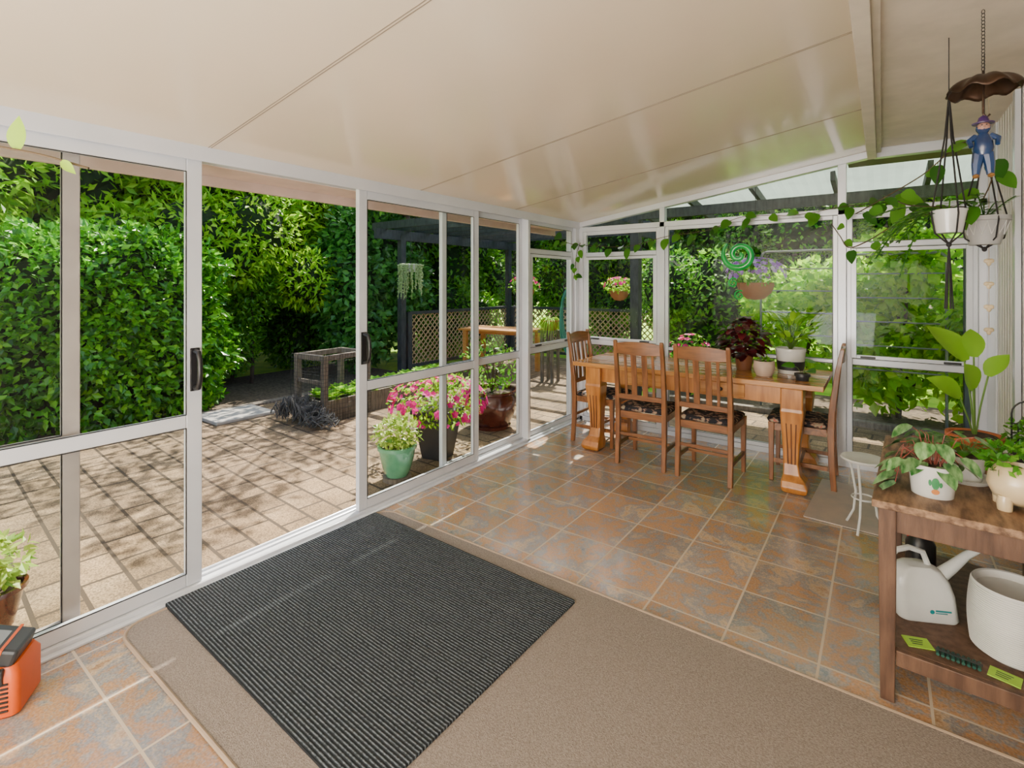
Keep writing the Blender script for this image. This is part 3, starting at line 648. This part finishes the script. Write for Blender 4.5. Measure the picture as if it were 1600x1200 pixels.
pot(p,.055,.09,.13,M('pale_grey_glaze',(.42,.42,.42),.4),.003)
mb=MB()
for k in range(14):
    a=2*PI*k/14; b=2*PI*(k+1)/14
    for q,w in ((a,b),(b,a)): mb.tube([(.0685*math.cos(q),.0685*math.sin(q),.045),(.0865*math.cos((q+w)/2),.0865*math.sin((q+w)/2),.105)],.0016,4)
mb.build('pattern_line',whitec,p)
hanger(p,.11,.55,.09,.89,0)
mb=MB()
for k in range(7): fishbone(mb,(0,0,.12),random.uniform(0,6.28),random.uniform(.08,.15),random.uniform(-.06,.03))
mb.build('stem',L_vine,p)
p=thing('heart_mobile','string of little cream hearts hanging by the right wall','mobile',(.45,3.6,1.25))
for k in range(4):
    z=.12*k; MB().ell((-.008,0,z+.008),(.013,.006,.012)).ell((.008,0,z+.008),(.013,.006,.012)).ell((0,0,z-.004),(.010,.006,.015)).build('heart',creamc,p,smooth=True)
MB().tube([(0,0,0),(0,0,1.325)],.0012,4).build('string',jute,p)
def vine(name,label,pts,nleaf,seed,lsz=.075,lm=None,extra=()):
    random.seed(seed); p=thing(name,label,'vine',pts[0]); o=V(pts[0]); P=[V(q)-o for q in pts]
    sm=[]
    for i in range(len(P)-1):
        a=P[max(i-1,0)];b=P[i];c=P[i+1];d=P[min(i+2,len(P)-1)]
        for k in range(6):
            t=k/6; sm.append(.5*((2*b)+(c-a)*t+(2*a-5*b+4*c-d)*t*t+(3*b-a-3*c+d)*t**3))
    sm.append(P[-1]); MB().tube(sm,.003,6).build('stem',stemB,p,smooth=True)
    mb=MB()
    for i in range(nleaf):
        q=sm[int((i+.5)/nleaf*(len(sm)-1))]; a=random.uniform(0,2*PI); d=V((math.cos(a)*.7,-abs(math.sin(a))*.6,random.uniform(-.9,.4)))
        e_=q+d*.03; mb.tube([q,e_],.0015,4); mb.leaf(e_,d+V((0,0,-.3)),(random.uniform(-.3,.3),-1,.6),lsz*random.uniform(.7,1.25),lsz*.8*random.uniform(.7,1.2),.2,.15,shape='heart')
    for b,d,up,L_,W_ in extra:
        b=V(b)-o; mb.leaf(b,d,up,L_,W_,.05,.2,k=8,shape='long')
    mb.build('foliage',lm or L_vine,p,smooth=True); return p
vine('trailing_pothos','long heart-leaved vine trained along the top of the back windows',[(.30,3.0,1.84),(.12,3.3,1.90),(.05,3.9,2.02),(.02,4.5,2.08),(-.25,4.86,2.12),(-.6,4.88,2.08),(-1.0,4.88,2.10),(-1.3,4.88,2.0),(-1.7,4.88,1.96),(-2.1,4.88,1.88),(-2.45,4.85,1.90),(-2.60,4.6,1.91),(-2.62,4.25,1.97)],38,3,.10)
vine('pothos_strand','short leafy vine strand drooping down the far left corner post',[(-2.58,4.75,1.93),(-2.60,4.7,1.80),(-2.6,4.68,1.66),(-2.61,4.66,1.55)],7,5,.07)
vine('climbing_vine','bare-stemmed vine with scattered leaves around the hanging pots at right',[(.36,3.24,1.84),(.40,3.1,2.0),(.30,2.95,2.12),(.15,3.0,2.0),(-.02,3.2,1.92),(-.12,3.5,1.90)],12,9,.085)
vine('wiry_vine','thin wiry vine stem looping left and down from the hanging cactus pot',[(.22,2.92,1.82),(.08,3.05,1.80),(-.06,3.2,1.72),(-.15,3.35,1.70),(-.2,3.55,1.78),(-.26,3.8,1.88)],6,21,.06)
vine('foreground_vine','bright leafy vine tip entering the top left corner above the sliding door',[(-1.86,.05,1.92),(-1.74,.16,1.85),(-1.66,.23,1.82),(-1.58,.30,1.80),(-1.50,.37,1.77)],0,12,.085,L_lime,
    extra=(((-1.62,.27,1.81),(.02,.02,1),(.5,-.8,.1),.085,.05),((-1.68,.21,1.83),(-.5,.2,.8),(.5,-.8,.1),.08,.045),((-1.54,.33,1.785),(.6,.3,-.5),(.5,-.8,.3),.05,.022),((-1.73,.16,1.85),(.1,.2,.9),(.5,-.8,.3),.07,.04)))
# ================================================================== orange device
p=thing('site_fan','orange and dark grey cordless jobsite fan on the floor at the left','fan',(-2.53,.385,0),-.55); p.scale=(.9,.9,.9)
secs=[]
for z,a,b,dy in ((.0,.09,.075,0),(.01,.10,.085,0),(.16,.10,.085,0),(.19,.085,.06,.01)):
    secs.append([(x,y+dy,z) for x,y in rrect(-a,a,-b,b,.025)])
MB().loft(secs).build('housing',orange,p,smooth=True)
mb=MB()
for k in range(7): mb.box(-.07,.07,-.089,-.083,.03+k*.017,.037+k*.017)
mb.build('front_grille',black,p); mb=MB()
for k in range(7): mb.box(.098,.104,-.055,.055,.03+k*.017,.037+k*.017)
mb.build('side_grille',black,p)
T=Matrix.Translation((0,0,.2))@Matrix.Rotation(-.35,4,'X')
MB().box(-.075,.085,-.095,.06,0,.065,0,T).build('battery',dgrey,p,bevel=.012)
MB().box(-.03,.06,-.06,-.01,.0655,.068,0,T).build('display',M('pale_label',(.25,.28,.30),.4),p)
MB().box(-.078,.088,.0,.010,.02,.067,0,T).build('orange_band',orange,p)
MB().box(.078,.108,-.03,.04,.13,.19).build('side_clip',dgrey,p,bevel=.006)
# ================================================================== outdoor potted plants
ZP=-.03
p=thing('green_glazed_pot_plant','small variegated shrub in a ribbed green glazed pot outside the glass','potted plant',(-3.06,2.66,ZP))
MB().lathe([(0,0),(.11,0),(.11,.035),(0,.035)],n=24).build('pot_foot',timber,p)
MB().lathe([(0,.036),(.085,.036),(.105,.08),(.13,.17),(.14,.24),(.152,.245),(.152,.27),(.135,.272),(.125,.235),(0,.235)],n=32).build('pot',greenc,p,smooth=True)
MB().lathe([(0,0),(.124,0),(0,.01)],(0,0,.237)).build('soil',soil,p)
bush(p,(0,0,.36),(.17,.17,.12),600,.045,.026,L_var)
p=thing('petunia_pot','masses of magenta petunias in a tall dark square planter outside the glass','potted plant',(-3.17,3.22,ZP),.2)
mb=MB(); mb.vloft([(0,0,0,.20,.20),(0,0,.40,.32,.32)]); mb.vloft([(0,0,.39,.35,.35),(0,0,.43,.35,.35)]); mb.build('pot',charc,p,bevel=.006)
bush(p,(0,0,.50),(.42,.42,.20),1100,.05,.025,L_bright,lo=.2)
def flowers(parent,c,r,n,fr,mat,name='blooms',dn=.3):
    mb=MB()
    for i in range(n):
        d=V(rng.normal(size=3)).normalized()
        if d.z<-dn: d.z=-d.z
        q=V((c[0]+d.x*r[0],c[1]+d.y*r[1],c[2]+d.z*r[2])); mb.flower(q,d+V((0,0,.3)),fr*random.uniform(.7,1.15))
    return mb.build(name,mat,parent)
flowers(p,(0,0,.50),(.44,.44,.21),220,.034,F_pink,dn=.8)
p=thing('burgundy_pot_plant','leafy rose bush in a large burgundy glazed pot outside the glass','potted plant',(-3.38,4.25,ZP))
MB().lathe([(0,0),(.20,0),(.205,.03),(.18,.035),(.20,.05),(.26,.19),(.275,.32),(.255,.36),(.275,.375),(.275,.40),(.255,.40),(.245,.36),(0,.36)],n=36).build('pot',burg,p,smooth=True)
MB().lathe([(0,0),(.242,0),(0,.01)],(0,0,.362)).build('soil',soil,p)
bush(p,(0,0,.66),(.32,.32,.25),380,.055,.032,L_mid,lo=.3)
mb=MB()
for k in range(9): a=k*.7; mb.tube([(0,0,.36),(.08*math.cos(a),.08*math.sin(a),.6),(.2*math.cos(a),.2*math.sin(a),.85)],.005,6)
mb.build('stem',stemB,p)
p=thing('dark_pot_plant','lime variegated shrub in a dark brown pot outside, at the left edge of the photo','potted plant',(-3.19,.45,ZP))
pot(p,.07,.11,.18,burg,.008); bush(p,(0,0,.28),(.125,.125,.11),340,.045,.03,L_var)
p=thing('raised_planter_bed','long weathered timber raised bed of lettuces with a netted end frame','planter bed',(-5.13,3.2,ZP),.08)
MB().box(-.25,.25,0,.04,0,.24).box(-.25,.25,2.4,2.44,0,.24).box(-.25,-.21,.04,2.4,0,.24).box(.21,.25,.04,2.4,0,.24).build('bed_box',timber,p,bevel=.006)
MB().box(-.205,.205,.045,2.395,.05,.20).build('soil',soil,p)
for x in (-.23,.23):
    for y in (.02,.62): MB().box(x-.03,x+.03,y-.03,y+.03,0,.74).build('post',timber,p,bevel=.004)
MB().box(-.25,.25,.0,.04,.68,.74).box(-.25,.25,.60,.64,.68,.74).box(-.25,-.21,.04,.60,.68,.74).box(.21,.25,.04,.60,.68,.74).box(-.2,.2,0,.03,.42,.46).build('frame_rail',timber,p,bevel=.004)
mb=MB()
def net(mb,o,a,b,na,nb,r=.002):
    o=V(o);a=V(a);b=V(b)
    for i in range(na+1):
        mb.tube([o+a*i/na,o+a*i/na+b*.5+V((random.uniform(-.015,.015),random.uniform(-.03,.0),0)),o+a*i/na+b],r,3)
    for j in range(nb+1):
        mb.tube([o+b*j/nb,o+b*j/nb+a*.5+V((0,-.015,random.uniform(-.03,.01))),o+b*j/nb+a],r,3)
net(mb,(-.27,-.03,.0),(.54,0,0),(0,0,.74),16,18); net(mb,(.27,-.03,0),(0,.68,0),(0,0,.74),18,18)
mb.build('netting',netM,p)
mb=MB()
for i in range(90):
    x=random.uniform(-.28,.45); a=.06+.08*random.random(); mb.tube([(x+a*math.cos(q+i),-.12+a*math.sin(q*1.3+i),.02+.30*abs(math.sin(q*2+i))*(1-abs(x)/.6)) for q in [k*.5 for k in range(8)]],.005,4)
mb.build('bunched_net',M('grey_net',(.12,.12,.115),.9,col2=(.04,.04,.04)),p)
random.seed(2)
for iy in range(8):
    for ix in range(2):
        q=thing('lettuce','fresh green lettuce growing in the long timber raised bed','lettuce',(-5.13-.10+.20*ix-.08*(.2+iy*.29)+random.uniform(-.02,.02),3.40+iy*.285,ZP+.20),group='lettuces in the raised bed')
        mb=MB()
        for j in range(18):
            a=j*2.4; mb.leaf((.01*math.cos(a),.01*math.sin(a),0),(math.cos(a),math.sin(a),.5+j*.09),(-math.cos(a)*.4,-math.sin(a)*.4,1),.19,.12,.2,.25,k=4)
        mb.build('foliage',L_bright,q)
p=thing('picnic_table','orange-stained slatted timber outdoor table under the pergola','outdoor table',(-5.35,7.0,ZP),.15)
mb=MB()
for i in range(6): mb.box(-.65,.65,-.38+i*.13,-.38+i*.13+.115,.72,.75)
mb.build('table_top',picM,p,bevel=.003)
for sx in (-1,1):
    for sy in (-1,1): MB().box(sx*.55-.035,sx*.55+.035,sy*.3-.035,sy*.3+.035,0,.72).build('leg',picM,p)
MB().box(-.55,.55,-.02,.02,.64,.72).build('brace',picM,p)
def lattice(label,x0,y0,x1,y1,z0=.15,z1=1.0):
    a=V((x0,y0,0));b=V((x1,y1,0));L=(b-a).length; rz=math.atan2(y1-y0,x1-x0)
    p=thing('lattice_fence',label,'fence',(x0,y0,ZP),rz)
    mb=MB(); H=z1-z0; s=.11
    k=-H
    while k<L:
        for sg,yy in ((1,-.008),(-1,.008)):
            xa,za,xb,zb=k,z0,k+H,z1
            if xa<0: za+=-xa; xa=0
            if xb>L: zb-=xb-L; xb=L
            if zb>za+.02:
                if sg<0: za,zb=z0+z1-za,z0+z1-zb
                w=.014; mb.loft([[(xx-w,yy-.004,zz),(xx+w,yy-.004,zz),(xx+w,yy+.004,zz),(xx-w,yy+.004,zz)] for xx,zz in ((xa,za),(xb,zb))])
        k+=s
    mb.build('lattice_panel',lattM,p)
    MB().box(0,L,-.03,.03,z1,z1+.05).box(0,L,-.03,.03,z0-.05,z0).build('fence_rail',pergM,p)
    n=max(2,int(L/1.4)+1)
    for i in range(n): x=L*i/(n-1); MB().box(x-.045,x+.045,-.045,.045,0,z1+.04).build('fence_post',pergM,p)
lattice('diagonal lattice fence along the far left side of the pergola patio',-6.5,5.9,-6.5,8.7)
lattice('diagonal lattice fence across the back of the pergola patio',-6.4,8.8,-3.0,8.8)
p=thing('pergola','dark stained timber pergola over the patio beyond the glass corner','pergola',(0,0,0))
for x,y in ((-6.5,5.75),(-6.5,8.75),(-2.98,8.75),(-3.02,5.35)): MB().box(x-.05,x+.05,y-.05,y+.05,ZP,2.3).build('post',pergM,p)
for x in (-6.5,-2.98): MB().box(x-.03,x+.03,5.2,9.0,2.22,2.38).build('beam',pergM,p)
for i in range(8):
    y=5.4+i*.47; MB().box(-6.8,-2.9,y-.022,y+.022,2.38,2.50).build('rafter',pergM,p)
p=thing('veranda_roof','smoky translucent roof on dark rafters behind the back windows','roof',(0,0,0))
mb=MB()
xs=[-2.8+i*.03 for i in range(140)]
for i in range(len(xs)-1):
    za=.004*math.sin(i*PI/2); zb=.004*math.sin((i+1)*PI/2)
    mb.add([(xs[i],5.06,2.78+za),(xs[i+1],5.06,2.78+zb),(xs[i+1],7.6,2.50+zb),(xs[i],7.6,2.50+za)],[(0,1,2,3)])
mb.build('roofing_sheet',polyc,p,smooth=True,ang=180)
for i in range(6):
    x=-2.75+i*.78; MB().loft([[(x-.022,y,z-.1),(x+.022,y,z-.1),(x+.022,y,z),(x-.022,y,z)] for y,z in ((6.15,2.66),(7.6,2.48))]).build('rafter',pergM,p)
MB().box(-2.8,1.4,6.5,6.56,2.36,2.48).build('beam',pergM,p)
for x in (.70,-2.7): MB().box(x-.06,x+.06,6.48,6.6,ZP,2.36).build('post',pergM,p)
p=thing('garden_hose','teal garden hose coiled on the dark pergola post','hose',(-2.99,5.27,1.15))
mb=MB()
for k in range(7):
    mb.tube([((.09+.004*k)*math.cos(q),-.04-.012*(k%3),(.30+.012*k)*math.sin(q)-.02*k) for q in [2*PI*i/28 for i in range(28)]],.010,6,loop=True)
mb.build('coil',M('teal_hose',(.0,.22,.16),.4),p,smooth=True); MB().tube([(0,.02,.28),(0,-.09,.28)],.012,8).build('hook',black,p)
def basket(label,loc,r,fmat,lmat,nf,top,pm=None):
    p=thing('hanging_basket',label,'hanging basket',loc)
    MB().lathe([(.0,-r*.62),(r*.3,-r*.58),(r*.55,-r*.35),(r*.68,0),(r*.7,.01),(r*.62,.01),(0,-.01)],n=20).build('basket',pm or M('coir_liner',(.34,.14,.05),.9,bump=.5),p,smooth=True)
    mb=MB()
    for k in range(3): a=2*PI*k/3; mb.tube([(r*.68*math.cos(a),r*.68*math.sin(a),0),(0,0,r*2.2)],.003,4)
    mb.tube([(0,0,r*2.2),(0,0,top-loc[2])],.003,4); mb.build('chain',cord,p)
    bush(p,(0,0,r*.35),(r,r,r*.5),350,.05,.03,lmat)
    if nf: flowers(p,(0,0,r*.4),(r*1.05,r*1.05,r*.6),nf,.034,fmat)
    return p
basket('hanging basket of purple and white petunias behind the middle back window',(-1.12,6.05,1.50),.29,F_purple,L_mid,120,2.66)
basket('terracotta basket with pink blooms hanging beyond the left back window',(-3.15,7.0,1.38),.22,F_pink,L_bright,30,2.4)
basket('terracotta basket of pink flowers under the far pergola rafters',(-4.3,6.2,1.40),.22,F_pink,L_mid,30,2.4)
p=thing('hanging_string_plant','pale trailing succulent strings in a small hanging pot under the near pergola edge','hanging plant',(-5.9,5.40,1.68)); p.scale=(1.25,1.25,1.25)
pot(p,.06,.09,.10,whitec,.003); MB().tube([(0,0,.1),(0,0,.57)],.003,4).build('wire',cord,p)
mb=MB()
for k in range(60):
    a=random.uniform(0,6.28); L_=random.uniform(.1,.45); r=.1+random.uniform(0,.05)
    pts=[(.05*math.cos(a),.05*math.sin(a),.10),(r*math.cos(a),r*math.sin(a),.10),(r*1.1*math.cos(a),r*1.1*math.sin(a),.10-L_)]
    mb.tube(pts,.004,4)
    for j in range(8): mb.ell((pts[2][0]+random.uniform(-.01,.01),pts[2][1]+random.uniform(-.01,.01),.08-L_*j/8),(.011,.011,.011),n=6,k=4)
mb.build('foliage',leafM('pale_succulent',[(.22,.36,.12),(.42,.52,.25)],.2),p)
p=thing('grassy_pot','yellow-green grassy plant trailing over a pot on a tall timber stand','potted plant',(-4.2,6.75,ZP+.80))
pot(p,.10,.14,.16,terra); mb=MB()
for k in range(220):
    a=random.uniform(0,6.28); mb.leaf((.05*math.cos(a),.05*math.sin(a),.14),(math.cos(a),math.sin(a),random.uniform(.6,2.2)),(0,0,1),random.uniform(.25,.4),.012,random.uniform(.8,1.6),.1,k=5,shape='long')
mb.build('foliage',L_lime,p)
tag(MB().box(-.14,.14,-.14,.14,.76,.80).box(-.11,-.07,-.11,-.07,0,.76).box(.07,.11,-.11,-.07,0,.76).box(-.11,-.07,.07,.11,0,.76).box(.07,.11,.07,.11,0,.76).build('pot_stand',timber,loc=(-4.2,6.75,ZP)),'tall square timber stand under the grassy pot','plant stand')
def mframe(label,x0,x1,y,h):
    p=thing('garden_trellis',label,'garden frame',((x0+x1)/2,y,-.05)); w=(x1-x0)/2; r=.08
    pts=[(-w,0,0),(-w,0,h-r)]+[(-w+r-r*math.cos(q),0,h-r+r*math.sin(q)) for q in [PI/2*i/5 for i in range(1,6)]]+[(w-r+r*math.sin(q),0,h-r+r*math.cos(q)) for q in [PI/2*i/5 for i in range(6)]]+[(w,0,0)]
    MB().tube(pts,.014,8).build('hoop',steel,p,smooth=True)
    for k in range(5): z=h-.22-k*.27; MB().tube([(-w,0,z),(w,0,z)],.009,6).build('crossbar',steel,p)
mframe('rounded metal pipe climbing frame behind the middle back window',-1.25,-.42,7.1,1.95)
mframe('rounded metal pipe climbing frame behind the right back window',-.34,.55,7.0,1.88)
# ================================================================== shrubs, hedge, trees
def shrub(name,label,cat,loc,blobs,per,L,W,mat,group=None,core=True,p=2,lump=0,coremul=.72,trunk=None,lo=.78):
    t=thing(name,label,cat,loc,group=group)
    v,f=blob_leaves(blobs,per,L,W,p=p,lump=lump,lo=lo)
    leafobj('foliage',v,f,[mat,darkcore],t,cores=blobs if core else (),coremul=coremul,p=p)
    mb=MB(); tr=trunk or [(0,0,0),(0.02,0,.3)]
    mb.tube(tr,[.06 if trunk else .03]*len(tr),8)
    for c,r in blobs[:8]:
        mb.tube([tr[-1],tuple((np.array(tr[-1])*.4+np.array(c)*.6)),c],[.03,.02,.008],6)
    mb.build('branches',barkM,t,smooth=True); return t
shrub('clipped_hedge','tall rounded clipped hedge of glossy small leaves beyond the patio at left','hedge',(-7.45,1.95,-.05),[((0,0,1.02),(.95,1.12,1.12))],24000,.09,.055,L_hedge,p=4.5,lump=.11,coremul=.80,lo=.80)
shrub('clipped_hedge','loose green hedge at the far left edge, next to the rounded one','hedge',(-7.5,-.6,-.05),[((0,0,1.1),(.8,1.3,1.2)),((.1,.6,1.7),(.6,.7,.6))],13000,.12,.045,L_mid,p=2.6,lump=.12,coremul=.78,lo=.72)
random.seed(11)
def treeblobs(W_,D_,h0,h1,n,r):
    return [((random.uniform(-W_,W_),random.uniform(-D_,D_),random.uniform(h0,h1)),random.uniform(r*.7,r*1.2)) for _ in range(n)]
tA=shrub('leafy_tree','dense leafy garden tree in the backdrop beyond the patio','tree',(-10.3,6.6,-.07),treeblobs(1.5,1.5,1.0,5.2,28,.85),1100,.14,.07,L_dark,group='dark backdrop trees',trunk=[(0,0,0),(.05,0,1.2),(0,.05,2.4)],lo=.6)
tB=shrub('leafy_tree','sunlit lime green tree in the backdrop beyond the hedge','tree',(-9.3,3.2,-.07),treeblobs(1.5,1.6,2.0,4.8,24,.7),1000,.16,.06,L_bright,group='bright backdrop trees',trunk=[(0,0,0),(.05,0,1.5),(0,.05,3)],lo=.5)
tC=shrub('leafy_tree','mid green spreading tree in the backdrop','tree',(-8.6,8.4,-.07),treeblobs(1.5,1.5,.5,5.0,26,.85),1100,.13,.065,L_mid,group='mid green backdrop trees',trunk=[(0,0,0),(.05,0,1.2),(0,.05,2.4)],lo=.6)
for (x,y,r,s) in ((-10.5,-1.8,1,1),(-14.8,8.0,2,1.1),(-16.0,4.6,4,1.3),(-8.4,13.6,.5,1.1),(-3.2,13.2,2.2,1.0),(2.4,14.2,4,1.1),(-13,-4,2,1.3)):
    dup(tA,(x,y,-.07),r,scale=(s,s,s))
for (x,y,r,s) in ((-8.6,4.0,1.2,.80),(-9.2,.2,2,1.0),(-12.5,1.6,3,1.2),(-12.6,10.5,1,1.2),(-6.0,13.2,1,.9),(0.0,15,3,1.0),(4.8,12,5,1)):
    dup(tB,(x,y,-.07),r,scale=(s,s,s))
for (x,y,r,s) in ((-5.6,11.3,2,.85),(-1.4,11.2,4,.75),(1.9,10.2,1,.8),(5.0,9.0,3,.9),(-12,-1.0,2.5,1.1),(-13.2,6.0,2,1.2),(-10.6,1.6,.4,1.0)):
    dup(tC,(x,y,-.07),r,scale=(s,s,s))
shrub('garden_shrub','leafy shrub with broad blue-green leaves behind the netted planter','shrub',(-7.5,5.3,-.05),[((0,.1,1.55),(.75,.7,.85)),((.2,.2,.8),(.6,.55,.7)),((-.1,.6,2.3),(.7,.7,.7)),((.3,.9,1.5),(.6,.6,.8))],2600,.13,.09,L_blue,lo=.55,lump=.15)
shrub('garden_shrub','slim fine-leaved shrub between the rounded hedge and the blue-green shrub','shrub',(-7.9,3.95,-.05),[((0,0,1.55),(.4,.45,.75)),((-.1,-.3,.75),(.4,.45,.6))],2200,.08,.035,L_mid,lo=.4,core=False)
shrub('garden_shrub','low dark bush at the edge of the lawn behind the concrete step','shrub',(-8.9,5.2,-.05),[((0,0,.55),(.7,.45,.6)),((-.5,.6,.9),(.8,.6,.9))],2200,.10,.05,L_dark,lo=.5)
shrub('overhanging_tree','loose small-leaved tree whose branches overhang the patio behind the raised bed','tree',(-7.2,6.6,-.05),[((.3,-1.0,3.25),(.8,.7,.45)),((1.2,-1.6,3.5),(.7,.6,.4)),((1.9,-1.2,3.9),(.7,.7,.4)),((.2,-2.2,3.3),(.8,.7,.45)),((1.4,-2.7,3.7),(.7,.6,.4)),((2.3,-2.3,4.2),(.6,.6,.4)),((-.3,-.2,3.6),(.9,.8,.6)),((.8,-3.4,3.9),(.7,.6,.4))],420,.13,.055,L_mid,core=False,lo=.3,trunk=[(0,0,0),(.05,0,1.4),(.1,-.2,2.8)])  # overhanging foliage; sparse high crown added to cast dapples on the patio
shrub('garden_shrub','tall bright leafy plants climbing the metal frame behind the right window','shrub',(.15,7.35,-.05),[((-.2,0,.6),(.5,.3,.5)),((.3,.1,.9),(.5,.3,.8)),((0,.2,1.5),(.6,.3,.4)),((.75,-.1,.8),(.45,.35,.8)),((-.5,.1,1.3),(.4,.3,.5)),((.1,-.1,1.85),(.6,.25,.3))],900,.14,.09,L_bright,core=False,lo=.2)
shrub('garden_shrub','bright leafy plants on the metal frame behind the middle window','shrub',(-.85,7.5,-.05),[((-.1,0,.75),(.5,.3,.45)),((.2,0,1.5),(.5,.3,.35)),((-.4,.1,1.3),(.3,.3,.5))],650,.11,.07,L_bright,core=False,lo=.3)
shrub('garden_shrub','dark green bushy shrub behind the left part of the middle window','shrub',(-2.4,8.2,-.05),[((0,0,.6),(.6,.5,.6)),((.3,.1,1.4),(.6,.5,.7)),((-.5,.1,1.5),(.5,.5,.7))],1300,.09,.045,L_mid,lo=.6)
shrub('garden_shrub','low sunlit shrub on the bed outside the right window','shrub',(1.2,7.0,-.05),[((0,0,.45),(.6,.3,.5)),((-.3,0,1.2),(.4,.3,.5))],900,.12,.08,L_bright,core=False,lo=.3)
t=shrub('flowering_shrub','low pink-flowered bush in the garden behind the left edge of the middle window','shrub',(-2.15,7.1,-.05),[((0,0,.45),(.35,.3,.4))],500,.06,.03,L_mid,core=False,lo=.4)
flowers(t,(0,0,.5),(.33,.28,.36),40,.04,F_pink)
# ================================================================== light
w=bpy.data.worlds.new('World'); bpy.context.scene.world=w; w.use_nodes=True; nt=w.node_tree
sky=nt.nodes.new('ShaderNodeTexSky'); sky.sky_type='NISHITA'; sky.sun_disc=False; sky.sun_elevation=math.radians(52); sky.sun_rotation=math.radians(-20); sky.air_density=1; sky.dust_density=3
nt.links.new(sky.outputs[0],nt.nodes['Background'].inputs[0]); nt.nodes['Background'].inputs[1].default_value=.60
sd=V((-.32,.80,1.2)).normalized()
l=bpy.data.lights.new('Sun','SUN'); l.energy=18; l.angle=.010; l.color=(1,.91,.76); o=bpy.data.objects.new('Sun',l); C.objects.link(o)
o.rotation_euler=(-sd).to_track_quat('-Z','Y').to_euler()
def area(loc,tgt,sx,sy,e,col=(1,.97,.92)):
    l=bpy.data.lights.new('Area','AREA'); l.shape='RECTANGLE'; l.size=sx; l.size_y=sy; l.energy=e; l.color=col
    o=bpy.data.objects.new('bounce_fill',l); C.objects.link(o); o.location=loc; o.rotation_euler=(V(tgt)-V(loc)).to_track_quat('-Z','Y').to_euler()
area((-1.0,-1.3,1.6),(-1.0,-2.6,1.9),2.4,1.2,330)  # added fill lamp bounced off the rear wall, not a room fitting
area((-1.0,-.8,.7),(-1.1,.9,2.5),1.8,.8,75)  # added fill lamp aimed up to brighten the ceiling, not a room fitting
# ================================================================== camera
cd=bpy.data.cameras.new('Camera'); cam=bpy.data.objects.new('Camera',cd); C.objects.link(cam)
cd.sensor_width=36; cd.lens=790/1600*36; cd.shift_y=-157/1600; cd.clip_start=.02; cd.clip_end=200
cam.location=(0,0,1.5); cam.rotation_euler=(PI/2,0,math.radians(36.2))
bpy.context.scene.camera=cam
